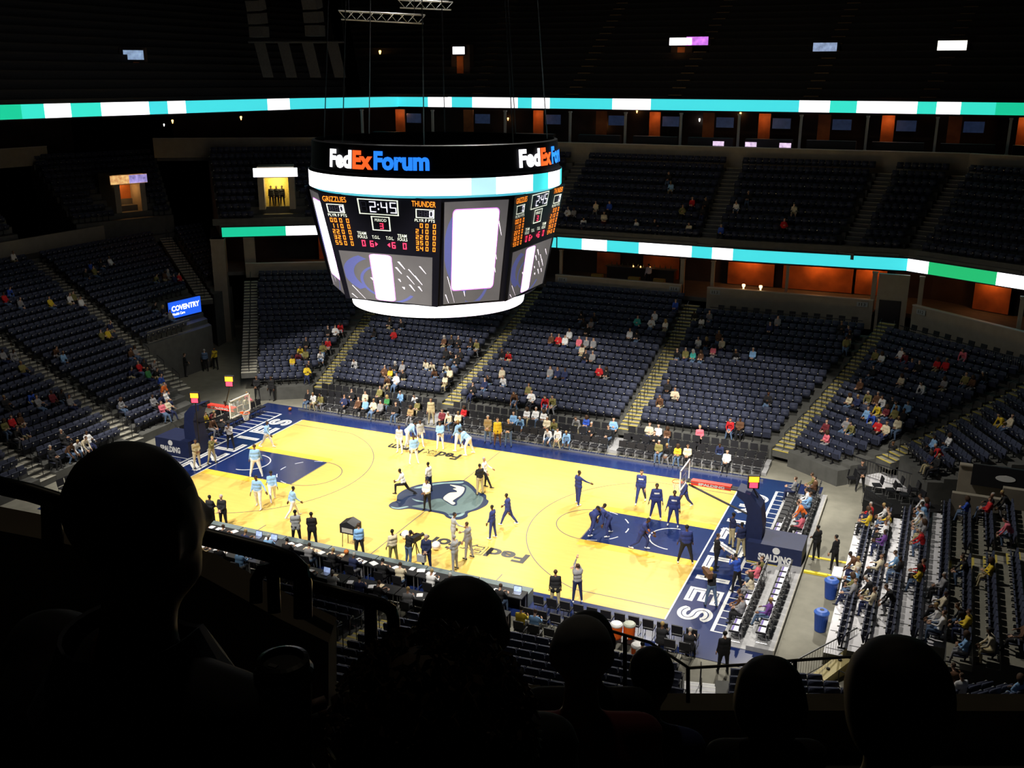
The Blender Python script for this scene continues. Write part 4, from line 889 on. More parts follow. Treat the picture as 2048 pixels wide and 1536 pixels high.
# towels laid over some right-end chairs
M_towel = mat('towel_white', (.78, .78, .86), .8, var=.05); M_towelp = mat('towel_violet', (.16, .12, .36), .8, var=.08)
n = 0
TW = ('nearest the lower corner', 'second from the lower corner', 'third from the lower corner', 'fourth from the lower corner', 'fifth from the lower corner', 'sixth from the lower corner', 'seventh from the lower corner', 'eighth from the lower corner', 'ninth from the lower corner', 'tenth from the lower corner', 'eleventh from the lower corner', 'twelfth from the lower corner', 'thirteenth from the lower corner', 'fourteenth from the lower corner')
for rr, nm in ((17.35, 'front'), (18.40, 'back')):
    n = 0
    for (x, y, z, a, lb) in list(CHAIRS):
        if abs(x-rr) < .01 and y < 8 and (y < -2 or 1.5 < y < 4) and n < 14:
            r = empty('towel', (x, y, z), a); thing(r, 'white towel over %s right end chair, %s' % (nm, TW[n]), 'towel'); n += 1
            b = MB(); b.box((0, -.02, .50), (.40, .34, .02)); b.box((0, -.17, .68), (.40, .02, .36), R=Matrix.Rotation(.12, 3, 'X')); b.build('towel_cloth', M_towel, r)
            b = MB(); b.box((0, .10, .512), (.40, .08, .006)); b.build('towel_stripe', M_towelp, r)
# ------------------------------------------------------------------ near-side press tables
M_table = mat('table_top_black', (.02, .02, .022), .4, var=.1); M_board = mat('table_front_grey', (.15, .19, .20), .5, var=.06)
M_paper = mat('paper_white', (.85, .85, .88), .7, var=.03); M_ppink = mat('paper_cream', (.80, .66, .46), .7, var=.05)
def table(x0, x1, y, label, ledge=False):
    r = empty('press_table', ((x0+x1)/2, y, 0)); thing(r, label, 'table'); h = (x1-x0)/2
    b = MB(); b.bb(-h, h, -.35, .35, .70, .75); b.build('tabletop', M_table, r)
    b = MB(); b.bb(-h, h, .30, .34, .02, .70); b.build('front_panel', M_black, r)
    for sx in (-1, 1):
        for sy in (-1, 1):
            b = MB(); b.tube([(sx*(h-.08), sy*.28, 0), (sx*(h-.08), sy*.28, .70)], .022, 5); b.build('leg', M_steel, r)
    if ledge:
        b = MB(); b.bb(-h, h, .36, .95, .0, .62); b.build('advert_board', M_board, r)
    return r
tn = ['far left end', 'left', 'left of the monitor hood', 'behind the cameraman', 'at half court', 'right of half court', 'before the curly head', 'beside the curly head']
TX = [(-11.6+2.55*i, -11.6+2.55*i+2.5) for i in range(8)]
for i, (a, c) in enumerate(TX): table(a, c, -9.35, 'courtside press table, front row %s' % tn[i], True)
for i, (a, c) in enumerate(TX): table(a, c, -11.15, 'press table in the second row, %s' % tn[i])
PL = []
def paper(x, y, rz, w_, h, m, label, cat='paper'):
    b = MB(); b.box((0, 0, .004), (w_, h, .008)); b.box((w_*.12, h*.1, .012), (w_*.8, h*.85, .006)); o = b.build('paper_stack', m); o.location = (x, y, .752); o.rotation_euler = (0, 0, rz); thing(o, label, cat, 'papers on the press tables')
def laptop(x, y, label):
    r = empty('laptop', (x, y, .752), random.uniform(-.2, .2)); thing(r, label, 'laptop', 'laptops on the press tables')
    b = MB(); b.box((0, 0, .012), (.36, .25, .024)); b.build('keyboard_base', M_steel, r)
    b = MB(); b.box((0, .16, .14), (.36, .015, .25), R=Matrix.Rotation(-.25, 3, 'X')); b.build('lid', M_black, r)
    b = MB(); b.box((0, .149, .14), (.33, .006, .22), R=Matrix.Rotation(-.25, 3, 'X')); b.build('display', mat('laptop_display', (.35, .45, .75), .4, emit=.7, var=.3), r)
k = 0
for rowy, nm in ((-9.35, 'front'), (-11.15, 'second')):
    for i in range(44):
        x = -11.4+i*.46+random.uniform(-.1, .1); t = random.random()
        if t < .55: paper(x, rowy+random.uniform(-.2, .2), random.uniform(-.5, .5), random.uniform(.2, .42), .28, M_paper if random.random() < .8 else M_ppink, 'papers, %s spot from left on the %s press table row' % (nth(i+1), nm))
        elif t < .72: laptop(x, rowy, 'open laptop, %s spot from left on the %s press table row' % (nth(i+1), nm))
q = on_z(820, 1113, .87); ball((-.2, -9.12, .875), .12, 'orange basketball on the front press table')
# monitor hood on a stand
q = on_z(703, 1092); r = empty('monitor_hood', (q.x, q.y, 0)); thing(r, 'black hooded monitor on a stand at the near sideline', 'monitor')
b = MB(); b.add([(-.42, -.3, .75), (.42, -.3, .75), (.42, .3, .75), (-.42, .3, .75), (-.42, -.3, 1.2), (.42, -.3, 1.2), (.42, .3, 1.25), (-.42, .3, 1.25), (0, -.3, 1.38), (0, .3, 1.42)], [(3, 2, 1, 0), (0, 1, 5, 8, 4), (2, 3, 7, 9, 6), (1, 2, 6, 5), (3, 0, 4, 7), (4, 8, 9, 7), (8, 5, 6, 9)]); b.build('hood', M_black, r)
b = MB(); b.bb(-.3, .3, -.31, -.30, .82, 1.05); b.build('hood_label', M_cap, r)
for x in (-.35, .35):
    for y in (-.25, .25): b = MB(); b.tube([(x, y, 0), (x*.9, y*.9, .76)], .02, 5); b.build('leg', M_metal, r)
# coolers
M_cool = mat('cooler_orange', (.85, .13, .01), .45, var=.05)
for p, z, lid, lab in (((1232, 1275), .55, M_whitep, 'orange drinks cooler with white lid'), ((1258, 1275), .55, mat('lid_grey', (.42, .45, .38), .5, var=.05), 'orange drinks cooler with grey lid'), ((1274, 1318), .5, M_whitep, 'small orange cooler below the two large ones')):
    q = on_z(*p, z); r = empty('drinks_cooler', (q.x, q.y, z)); thing(r, lab, 'cooler')
    b = MB(); b.lathe((0, 0, 0), [(.20, 0), (.22, .06), (.24, .5), (.24, .55)], 18); b.build('barrel', M_cool, r, smooth=False)
    b = MB(); b.lathe((0, 0, .55), [(.25, 0), (.25, .05), (.2, .10), (.06, .12)], 18); b.build('lid', lid, r)
    b = MB(); b.box((0, -.25, .1), (.05, .08, .06)); b.build('spigot', M_whitep, r)
q = on_z(1245, 1275, .0); b = MB(); c = on_z(1245, 1275, .55); b.bb(c.x-.75, c.x+.75, c.y-.35, c.y+.35, .49, .545)
for sx in (-.68, .68):
    for sy in (-.3, .3): b.tube([(c.x+sx, c.y+sy, 0), (c.x+sx, c.y+sy, .5)], .025, 5)
thing(b.build('cooler_stand', M_table), 'low black stand under the orange coolers', 'stand')
b = MB(); c = on_z(1274, 1318, .5); b.bb(c.x-.32, c.x+.32, c.y-.32, c.y+.32, .44, .495)
for sx in (-.27, .27):
    for sy in (-.27, .27): b.tube([(c.x+sx, c.y+sy, 0), (c.x+sx, c.y+sy, .45)], .025, 5)
thing(b.build('cooler_stand', M_table), 'low stand under the small orange cooler', 'stand')
# blue bins
M_bin = mat('bin_blue', (.02, .07, .36), .5, var=.08)
for p, lab in (((1660, 1195), 'blue recycling bin on the right walkway, farther one'), ((1640, 1260), 'blue recycling bin on the right walkway, nearer one')):
    q = on_z(*p); r = empty('recycling_bin', (q.x, q.y, 0)); thing(r, lab, 'bin')
    b = MB(); b.lathe((0, 0, 0), [(.23, 0), (.24, .1), (.29, .78)], 18); b.build('bin_body', M_bin, r)
    b = MB(); b.lathe((0, 0, .78), [(.31, 0), (.31, .05), (.22, .14), (.09, .15)], 18); b.build('bin_lid', mat('bin_lid_blue', (.05, .14, .55), .5, var=.05), r); b = MB(); b.lathe((0, 0, .931), [(.09, 0), (.09, .01)], 12); b.build('bin_opening', M_black, r)
# walkway ramps with yellow edges
r = empty('cable_ramp', (19.9, -.1, 0)); thing(r, 'grey walkway ramp with two yellow edges', 'ramp')
b = MB(); b.bb(-.85, .85, -.75, .75, -.02, .04); b.build('ramp_plate', M_conc, r)
for y in (-.80, .80): b = MB(); b.bb(-.85, .85, y-.09, y+.09, -.02, .07); b.build('yellow_edge', mat('ramp_yellow', (.85, .68, .03), .5, var=.05), r)
# white cart beside the ramp
r = empty('white_cart', (20.55, -1.6, 0)); thing(r, 'white topped cart at the front of the right end rows', 'cart'); b = MB(); b.bb(-.2, .22, -.5, .5, .6, .66); b.build('cart_top', M_white, r)
for x in (-.15, .17):
    for y in (-.44, .44): b = MB(); b.tube([(x, y, 0), (x, y, .6)], .02, 5); b.build('leg', M_metal, r)
# railings: picket panels
def railing(pts, z, label, h=1.0, m=M_metal, mp=None):
    P = [Vector(p) for p in pts]; r = empty('picket_railing', (P[0].x, P[0].y, z)); thing(r, label, 'railing')
    for i in range(len(P)-1):
        a, c = P[i]-P[0], P[i+1]-P[0]; a.z = P[i].z if len(pts[i]) > 2 else 0; c.z = P[i+1].z if len(pts[i+1]) > 2 else 0
        b = MB(); b.tube([a+Vector((0, 0, h)), c+Vector((0, 0, h))], .03, 6); b.build('top_rail', m, r); b = MB(); b.tube([a+Vector((0, 0, .1)), c+Vector((0, 0, .1))], .02, 4); b.build('bottom_rail', m, r)
        n = int((c-a).length/.16); b = MB()
        for k in range(n+1): p = a.lerp(c, k/max(1, n)); b.tube([p+Vector((0, 0, .1)), p+Vector((0, 0, h))], .009, 3, cap=False)
        setp(b.build('pickets', mp or m, r), kind='stuff')
    return r
M_pick = mat('picket_grey', (.30, .28, .24), .5, var=.05)
railing([(19.6, 11.9, 0), (21.2, 11.0, 0), (23.9, 9.8, 0)], .35, 'dark picket railing at the far right tunnel mouth', 1.0, M_metal, M_pick)
b = MB(); b.prism([(19.4, 11.8), (20.0, 13.2), (24.6, 11.4), (24.0, 9.6)], -.02, .35); struct(b.build('floor_tunnel_landing', M_white), 'pale landing behind the far right picket railing', 'floor')
railing([(8.0, 27.05, 0), (18.6, 27.0, 0)], ZS[16], 'picket railing before the folding chairs', .9, M_metal, M_pick)
railing([(21.0, 26.6, 0), (30.0, 18.9, 0)], ZS[16], 'picket railing along the far right corner', .9, M_metal, M_pick)
railing([(-28.6, 9.4, 0), (-28.6, 13.8, 0)], 3.2, 'pale railing above the dark tunnel wall', .9, M_pick, M_pick)
railing([(19.85, -10.5, 0), (21.85, -6.9, 0)], .0, 'picket railing beside the lower right ramp', 1.0, M_metal, M_pick)
q0, q1 = Vector((20.0, -10.6)), Vector((22.1, -7.0))
d_ = (q1-q0).normalized(); nn = Vector((d_.y, -d_.x)); b = MB(); w0 = .55
b.add([(q0.x, q0.y, .02), (q1.x, q1.y, .75), (q1.x+nn.x*w0, q1.y+nn.y*w0, .75), (q0.x+nn.x*w0, q0.y+nn.y*w0, .02), (q0.x, q0.y, -.02), (q1.x, q1.y, -.02), (q1.x+nn.x*w0, q1.y+nn.y*w0, -.02), (q0.x+nn.x*w0, q0.y+nn.y*w0, -.02)], [(0, 3, 2, 1), (0, 1, 5, 4), (1, 2, 6, 5), (2, 3, 7, 6), (3, 0, 4, 7)])
rp = thing(b.build('lit_ramp', mat('ramp_cream', (.60, .50, .22), .6, var=.06)), 'cream coloured ramp with dark fittings at lower right', 'ramp')
for k in range(6):
    p = q0.lerp(q1, (k+.5)/6)+nn*.25; b = MB(); b.lathe((p.x, p.y, .02+.73*(k+.5)/6), [(.07, 0), (.07, .05), (.03, .07)], 8); b.build('dark_fitting', M_black, rp)
# panel seams and hand loops on the white retractable deck
for k in range(5):
    b = MB(); z = ZE[k]
    for j in range(9): y = -8.0+j*1.4; b.bb(20.85+k*.84, 20.8+(k+1)*.84-.05, y-.015, y+.015, z, z+.012)
    struct(b.build('trim_deck_seam', M_metal), 'dark panel seams on white retractable row %d from the walkway' % (k+1), 'trim')

# dark camera platform and fence at the far right tunnel mouth
pf = empty('floor_camera_platform', (22.6, 8.2, 0)); struct(pf, 'black platform with chairs at the far right tunnel mouth', 'platform')
b = MB(); b.prism([(-1.8, 1.6), (.8, 1.5), (2.4, -.2), (-.2, -1.8), (-1.8, -.2)], -.02, .45); b.build('platform_deck', M_drape, pf)
for i, (x, y, a) in enumerate(((21.4, 9.0, 1.9), (22.1, 8.6, 1.9), (22.8, 8.2, 1.9), (23.5, 7.8, 2.2), (22.4, 9.4, 1.9), (23.2, 9.1, 1.9))):
    chair(x, y, .45, a, 'dark chair on the black platform, %s from left' % nth(i+1), 'chairs on the black platform')
railing([(20.75, 8.2, 0), (22.3, 6.3, 0)], -.02, 'black fence before the black platform', 1.0)
b = MB(); b.box((21.6, 6.0, .5), (1.6, .12, 1.0), 0, rz=-.6); b.box((21.6, 6.0, 1.01), (1.64, .16, .03), 0, rz=-.6); thing(b.build('fence_panel', M_drape), 'black draped panel at the far end of the white rows', 'panel')
for i, (p, c) in enumerate((((1662, 962), 'k'), ((1684, 966), 'k'), ((1702, 970), 'g'))):
    q = on_z(*p); chair(q.x, q.y, -.02, PI/2+.5, 'dark chair by the tunnel mouth, %s from left' % nth(i+1), 'chairs by the tunnel mouth')
# ------------------------------------------------------------------ people
def RX(a): return Matrix.Rotation(math.radians(a), 3, 'X')
def RY(a): return Matrix.Rotation(math.radians(a), 3, 'Y')
def RZ(a): return Matrix.Rotation(math.radians(a), 3, 'Z')
SKIN, TOP, PANTS, HAIR, SHOE, ACC = range(6)
def capsule(A, B, ra, rb, n=10):
    A, B = Vector(A), Vector(B); d = B-A
    d = d.normalized() if d.length > 1e-5 else Vector((0, 0, 1))
    a = d.orthogonal().normalized(); b = d.cross(a); rings = []
    for s in (-90, -60, -30, 0): t = math.radians(s); rings.append((A+d*ra*math.sin(t), ra*math.cos(t)))
    for s in (0, 30, 60, 90): t = math.radians(s); rings.append((B+d*rb*math.sin(t), rb*math.cos(t)))
    v = []; f = []
    for c, r in rings:
        for k in range(n): t = 2*PI*k/n; v.append(c+(a*math.cos(t)+b*math.sin(t))*max(r, 1e-4))
    for i in range(len(rings)-1):
        for k in range(n): f.append((i*n+k, i*n+(k+1) % n, (i+1)*n+(k+1) % n, (i+1)*n+k))
    f.append(tuple(range(n))[::-1]); f.append(tuple(range((len(rings)-1)*n, len(rings)*n)))
    return v, f
class Body:
    """poses a figure by joint angles (degrees); local +y is where it faces"""
    def __init__(s, H=1.82, lean=0, side=0, twist=0, aL=(5, 8, 12, 0), aR=(5, 8, 12, 0), lL=(0, 4, 0), lR=(0, 4, 0), head=(0, 0), bulk=1., sleeve=True, shorts=False, coat=0, skirt=False, seat=None, hairy=0, mat_logo=False, vox=.03, cap=False, kneel=False):
        k = H/1.82; s.k = k; s.vox = vox; P = []; s.P = P; s.hands = []; s.logo = mat_logo
        bulk = bulk*1.12; T = RZ(twist)@RX(-lean)@RY(side)
        hipc = Vector((0, 0, .95*k)); neck = hipc+T@Vector((0, 0, .52*k)); Bk = bulk
        def cap_(A, B, ra, rb, tag): P.append((Vector(A), Vector(B), ra*k, rb*k, tag))
        s.feet = []
        for sd, l in ((-1, lL), (1, lR)):
            fx, ab, kn = l; Rl = RY(-sd*ab)@RX(fx); hip = hipc+Vector((sd*.095*k*Bk**.5, 0, -.02*k)); knee = hip+Rl@Vector((0, 0, -.43*k)); Rk = Rl@RX(-kn)
            ank = knee+Rk@Vector((0, 0, -.42*k)); fw = (Rk@RX(8 if kn < 60 else 0))@Vector((0, 1, 0)); fw.z *= .5
            if kn < 50 or seat: fw = Vector((fw.x, max(fw.y, .3), min(0, fw.z)*.3)).normalized()
            lo = SKIN if shorts else PANTS
            cap_(hip, knee, .092*Bk, .068*Bk**.6, PANTS); cap_(knee, knee.lerp(ank, .35), .064*Bk**.5, .063*Bk**.5, lo); cap_(knee.lerp(ank, .35), ank, .063*Bk**.5, .048, lo)
            heel = ank+Vector((0, 0, -.055*k))-fw*.05*k; toe = heel+fw*.20*k; cap_(heel, toe, .045, .038, SHOE); s.feet += [heel.z-.045*k, toe.z-.038*k]
        # trunk
        hw = .085*Bk
        cap_(hipc+Vector((-hw*k, 0, 0)), hipc+Vector((hw*k, 0, 0)), .108*Bk, .108*Bk, PANTS)
        mid = hipc.lerp(neck, .40); ch = hipc.lerp(neck, .76); X = T@Vector((1, 0, 0)); Y = T@Vector((0, 1, 0))
        cap_(hipc.lerp(neck, .12)-X*.07*k, hipc.lerp(neck, .12)+X*.07*k, .112*Bk, .112*Bk, TOP)
        cap_(mid-X*.072*Bk*k, mid+X*.072*Bk*k, .108*Bk, .108*Bk, TOP); cap_(ch-X*.095*k*Bk**.5-Y*.01, ch+X*.095*k*Bk**.5, .112*Bk**.7, .112*Bk**.7, TOP)
        shL, shR = neck-X*.165*k*Bk**.4+T@Vector((0, 0, -.045*k)), neck+X*.165*k*Bk**.4+T@Vector((0, 0, -.045*k)); cap_(shL, shR, .068, .068, TOP)
        cap_(neck+T@Vector((0, 0, -.03*k)), neck+T@Vector((0, .015*k, .09*k)), .056, .052, SKIN)
        for sd, a in ((-1, aL), (1, aR)):
            fx, ab, el, inn = a; sh = shL if sd < 0 else shR; Ra = T@RY(-sd*ab)@RX(fx); elb = sh+Ra@Vector((0, 0, -.29*k)); Re = Ra@RZ(sd*inn)@RX(el); wr = elb+Re@Vector((0, 0, -.25*k))
            cap_(sh, elb, .056*Bk**.5, .045*Bk**.4, TOP); cap_(elb, wr, .043 if not sleeve else .047, .03 if not sleeve else .036, TOP if sleeve else SKIN)
            cap_(wr, wr+Re@Vector((0, 0, -.05*k)), .03, .03, SKIN); s.hands.append((wr+Re@Vector((0, 0, -.04*k)), Re, sd))
        Hd = T@RZ(head[0])@RX(-head[1]); base = neck+T@Vector((0, .015*k, .085*k)); s.hc = base+Hd@Vector((0, .012*k, .105*k)); s.Hd = Hd; hc = s.hc
        cap_(hc+Hd@Vector((0, -.012*k, .03*k)), hc+Hd@Vector((0, .0, .0)), .092, .088, 7); cap_(hc+Hd@Vector((0, .015*k, -.03*k)), hc+Hd@Vector((0, .035*k, -.075*k)), .072, .05, 7)
        cap_(hc+Hd@Vector((0, .088*k, .0)), hc+Hd@Vector((0, .100*k, -.025*k)), .014, .018, SKIN)
        for sd in (-1, 1): cap_(hc+Hd@Vector((sd*.085*k, -.005*k, .012*k)), hc+Hd@Vector((sd*.088*k, -.008*k, -.03*k)), .016, .012, SKIN)
        if hairy:
            cap_(hc+Hd@Vector((0, -.03*k, .04*k)), hc+Hd@Vector((0, -.045*k, -.02*k)), .098+hairy*.02, .09+hairy*.03, HAIR)
            if hairy > 1: cap_(hc+Hd@Vector((0, -.05*k, -.02*k)), hc+Hd@Vector((0, -.075*k, -.20*k)), .085, .07, HAIR)
        if cap: cap_(hc+Hd@Vector((0, .06*k, .05*k)), hc+Hd@Vector((0, .13*k, .035*k)), .05, .035, HAIR)
        if coat:
            for sd, l in ((-1, lL), (1, lR)):
                hip = hipc+Vector((sd*.085*k, 0, .05*k)); cap_(hip, hip+RY(-sd*l[1])@RX(l[0]*.6)@Vector((0, 0, -coat*k)), .112*Bk, .112*Bk, TOP)
        low = min(s.feet); s.dz = -low if seat is None else seat+.095*k*Bk-hipc.z
        off = Vector((0, 0, s.dz)); s.P = [(A+off, B+off, ra, rb, t) for A, B, ra, rb, t in P]; s.hc = hc+off; s.hands = [(w+off, R, sd) for w, R, sd in s.hands]; s.neck = neck+off
    def raw(s):
        mb = MB()
        for A, B, ra, rb, t in s.P: mb.add(*capsule(A, B, ra, rb))
        return mb
    def hand_geo(s, mb):
        k = s.k
        for w_, R, sd in s.hands:
            def bx(c, d, r2=None):
                n0 = len(mb.v); mb.box((0, 0, 0), d, SKIN); M2 = R@r2 if r2 is not None else R
                for i in range(n0, len(mb.v)): mb.v[i] = tuple(w_+R@Vector(c)*k+M2@(Vector(mb.v[i])*k))
            bx((0, .0, -.055), (.032, .082, .09))
            for j, L in enumerate((.070, .080, .075, .058)):
                y = .031-j*.021; bx((0, y, -.100-L*.22), (.018, .018, L*.55)); bx((-sd*.012, y, -.100-L*.70), (.016, .016, L*.5), RY(sd*22))
            bx((-sd*.010, .052, -.045), (.02, .022, .05), RX(38)); bx((-sd*.014, .074, -.078), (.018, .018, .042), RX(20))
    def eye_geo(s, mb):
        if s.vox < .02: return                      # foreground figures face away
        for sd in (-1, 1):
            c = s.hc+s.Hd@Vector((sd*.031*s.k, .072*s.k, .012*s.k)); mb.sphere(tuple(c), .011*s.k, 6, HAIR)
        a = s.hc+s.Hd@Vector((-.024*s.k, .070*s.k, -.058*s.k)); c = s.hc+s.Hd@Vector((.024*s.k, .070*s.k, -.058*s.k)); mb.tube([a, c], .006*s.k, 4, ACC)
BODY = {}
SITKW = {}
def add_body(name, **kw): SITKW[name] = kw; BODY[name] = Body(**kw)
def bake_bodies():
    tmp = []
    for n, B in BODY.items():
        me = B.raw().mesh('body_tmp', []); o = bpy.data.objects.new('body_tmp', me); COL.objects.link(o)
        md = o.modifiers.new('r', 'REMESH'); md.mode = 'VOXEL'; md.voxel_size = B.vox; md.use_smooth_shade = True
        sm = o.modifiers.new('s', 'SMOOTH'); sm.factor = .5; sm.iterations = 3; tmp.append((n, o))
    dg = bpy.context.evaluated_depsgraph_get(); dg.update()
    for n, o in tmp:
        B = BODY[n]; src = bpy.data.meshes.new_from_object(o.evaluated_get(dg))
        nv = len(src.vertices); co = np.empty(nv*3, np.float32); src.vertices.foreach_get('co', co); co = co.reshape(-1, 3)
        nf = len(src.polygons); cen = np.empty(nf*3, np.float32); src.polygons.foreach_get('center', cen); cen = cen.reshape(-1, 3)
        best = np.full(nf, 1e9); tag = np.zeros(nf, int)
        for A, Bp, ra, rb, t in B.P:
            A_, d = np.array(A), np.array(Bp-A); L2 = max(d@d, 1e-9); tt = np.clip(((cen-A_)@d)/L2, 0, 1); dist = np.linalg.norm(cen-A_-tt[:, None]*d, axis=1)-(ra+(rb-ra)*tt)
            m_ = dist < best; best[m_] = dist[m_]; tag[m_] = t
        loc = (cen-np.array(B.hc))@np.array(B.Hd)/B.k           # head-local
        hd = tag == 7; hair = hd & ((loc[:, 2] > .055) | ((loc[:, 1] < .015) & (loc[:, 2] > -.045))); tag[hd] = SKIN; tag[hair] = HAIR
        if B.logo:
            m_ = (tag == TOP) & (np.abs(cen[:, 0]) < .13) & (cen[:, 1] > .03) & (np.abs(cen[:, 2]-(B.neck.z-.16*B.k)) < .045); tag[m_] = ACC
        mb = MB(); mb.v = [tuple(map(float, p)) for p in co]; mb.f = [tuple(p.vertices) for p in src.polygons]; mb.m = [int(t) for t in tag]
        nbase = len(mb.f); B.hand_geo(mb); B.eye_geo(mb)
        me = mb.mesh('person_body', [None]*6, smooth=True); B.mesh = me
        bpy.data.objects.remove(o); bpy.data.meshes.remove(src)
SKINS = [mat('skin_dark', (.10, .045, .022), .6, var=.08), mat('skin_brown', (.22, .11, .06), .6, var=.08), mat('skin_tan', (.45, .25, .16), .6, var=.06), mat('skin_light', (.62, .38, .27), .6, var=.06)]
HAIRS = [mat('hair_black', (.008, .007, .007), .7, var=.2), mat('hair_brown', (.06, .03, .015), .7, var=.2), mat('hair_blond', (.38, .26, .10), .7, var=.15), mat('hair_grey', (.42, .40, .38), .7, var=.1)]
CLO = {'k': ('black', (.012, .012, .015)), 'w': ('white', (.78, .78, .80)), 'g': ('grey', (.26, .26, .28)), 'n': ('navy', (.018, .026, .085)), 'r': ('red', (.55, .015, .02)), 'b': ('light blue', (.22, .42, .72)),
       'y': ('yellow', (.70, .50, .03)), 'o': ('olive', (.20, .18, .06)), 't': ('tan', (.38, .27, .13)), 'p': ('pink', (.75, .16, .22)), 'u': ('royal blue', (.03, .09, .50)), 'm': ('maroon', (.16, .02, .03)), 'e': ('cream', (.66, .58, .42)),
       'j': ('teal', (.05, .42, .38)), 'x': ('brown', (.11, .05, .025)), 'v': ('purple', (.14, .05, .26)), 'G': ('green', (.05, .25, .08)), 'O': ('orange', (.75, .15, .02)), 'B': ('powder blue', (.30, .52, .86)), 'N': ('deep blue', (.022, .035, .16)), 'd': ('denim', (.10, .16, .28)), 'K': ('khaki', (.45, .38, .22)), 's': ('silver grey', (.42, .43, .45))}
def clo(c): return mat('cloth_'+CLO[c][0].replace(' ', '_'), CLO[c][1], .85, var=.12, scale=10)
M_shoe = mat('shoe_black', (.02, .02, .02), .5, var=.1); M_shoew = mat('shoe_white', (.75, .75, .75), .5, var=.05)
def person(body, loc, rz, top, pants, skin, hair, label, group=None, shoe=None, acc=None):
    o = bpy.data.objects.new('person', BODY[body].mesh); COL.objects.link(o); o.location = loc; o.rotation_euler = (0, 0, rz)
    ms = [SKINS[skin], clo(top), clo(pants), HAIRS[hair] if isinstance(hair, int) else clo(hair), shoe or M_shoe, acc or clo('m')]
    for i, m in enumerate(ms): o.material_slots[i].link = 'OBJECT'; o.material_slots[i].material = m
    return thing(o, label, 'person', group)
# pose library -------------------------------------------------------------
W_ = dict(vox=.03)
add_body('stand_a', aL=(6, 10, 15, 10), aR=(4, 8, 20, 20), lL=(4, 5, 2), lR=(-4, 6, 3), **W_)
add_body('stand_b', aL=(18, 10, 70, 55), aR=(18, 10, 70, 55), lL=(0, 5, 2), lR=(2, 6, 3), bulk=1.08, **W_)          # hands clasped
add_body('stand_hip', bulk=1.14, aL=(-12, 35, 75, 60), aR=(5, 8, 10, 0), lL=(0, 10, 0), lR=(0, 10, 0), **W_)
add_body('walk_a', bulk=1.14, lean=5, aL=(-22, 8, 15, 0), aR=(25, 8, 25, 0), lL=(26, 3, 8), lR=(-22, 3, 18), **W_)
add_body('walk_b', bulk=1.14, lean=5, aL=(25, 8, 25, 0), aR=(-22, 8, 15, 0), lL=(-24, 3, 20), lR=(28, 3, 10), **W_)
add_body('stand_wide', aL=(8, 14, 18, 5), aR=(8, 14, 18, 5), lL=(3, 13, 4), lR=(-3, 13, 4), bulk=1.2, H=2.0, **W_)
add_body('reach_side', bulk=1.14, aL=(8, 10, 15, 0), aR=(48, 28, 12, 0), lL=(6, 6, 4), lR=(-6, 6, 4), H=1.98, head=(-25, 5), **W_)
add_body('arm_out', bulk=1.14, aL=(10, 40, 20, 0), aR=(10, 12, 25, 10), lL=(18, 6, 12), lR=(-14, 6, 10), H=1.95, lean=6, **W_)
add_body('logo_front', aL=(6, 12, 18, 10), aR=(4, 16, 14, 0), lL=(3, 8, 2), lR=(-3, 9, 3), H=2.0, bulk=1.18, mat_logo=True, **W_)
add_body('logo_walk', bulk=1.14, aL=(10, 8, 20, 10), aR=(-8, 8, 20, 0), lL=(-20, 4, 10), lR=(22, 4, 6), H=2.0, mat_logo=True, **W_)
add_body('bend_a', bulk=1.14, lean=62, aL=(50, 14, 15, 10), aR=(55, 12, 10, 10), lL=(18, 12, 22), lR=(-16, 12, 18), H=1.98, head=(0, -15), **W_)
add_body('bend_b', bulk=1.14, lean=48, aL=(40, 20, 20, 10), aR=(45, 12, 25, 10), lL=(22, 10, 30), lR=(-8, 12, 12), H=1.95, head=(0, -10), **W_)
add_body('dribble', bulk=1.14, lean=22, aL=(35, 15, 35, 0), aR=(45, 10, 40, 10), lL=(40, 5, 50), lR=(-18, 5, 35), H=1.92, **W_)
add_body('arms_up', aL=(158, 12, 25, 15), aR=(140, 22, 95, 60), lL=(2, 5, 2), lR=(-2, 6, 2), H=1.88, head=(0, -15), **W_)
add_body('lunge', lean=14, aL=(35, 10, 60, 40), aR=(30, 10, 55, 40), lL=(78, 6, 78), lR=(-32, 6, 30), H=1.85, **W_)
add_body('kick', lean=-6, aL=(22, 20, 25, 0), aR=(15, 28, 30, 0), lL=(-2, 4, 4), lR=(34, 12, 4), H=1.85, **W_)
add_body('photo', lean=10, aL=(58, 12, 105, 30), aR=(62, 14, 110, 35), lL=(6, 8, 6), lR=(-6, 8, 6), head=(0, 8), **W_)
add_body('shake', lean=4, aL=(6, 8, 20, 10), aR=(42, 6, 30, 5), lL=(4, 5, 2), lR=(-6, 5, 4), H=1.9, coat=.12, **W_)
add_body('suit', aL=(14, 9, 60, 55), aR=(14, 9, 65, 55), lL=(3, 6, 2), lR=(-3, 6, 2), H=1.86, coat=.14, bulk=1.08, **W_)
add_body('suit_down', aL=(4, 8, 14, 10), aR=(4, 8, 14, 10), lL=(2, 5, 0), lR=(-2, 5, 0), H=1.84, coat=.16, bulk=1.06, **W_)
add_body('point', aL=(85, 30, 10, 0), aR=(5, 8, 15, 0), lL=(3, 6, 2), lR=(-3, 6, 2), **W_)
S = dict(seat=.47, vox=.036)
add_body('sit_a', lean=-6, aL=(22, 10, 62, 30), aR=(24, 10, 60, 30), lL=(84, 8, 82), lR=(84, 8, 84), **S)
add_body('sit_b', lean=20, aL=(38, 12, 50, 35), aR=(40, 12, 52, 35), lL=(82, 12, 88), lR=(82, 12, 88), head=(0, -12), **S)
add_body('sit_c', lean=-10, aL=(12, 26, 60, 20), aR=(30, 12, 85, 50), lL=(80, 4, 60), lR=(86, 14, 88), head=(25, 5), bulk=1.08, **S)
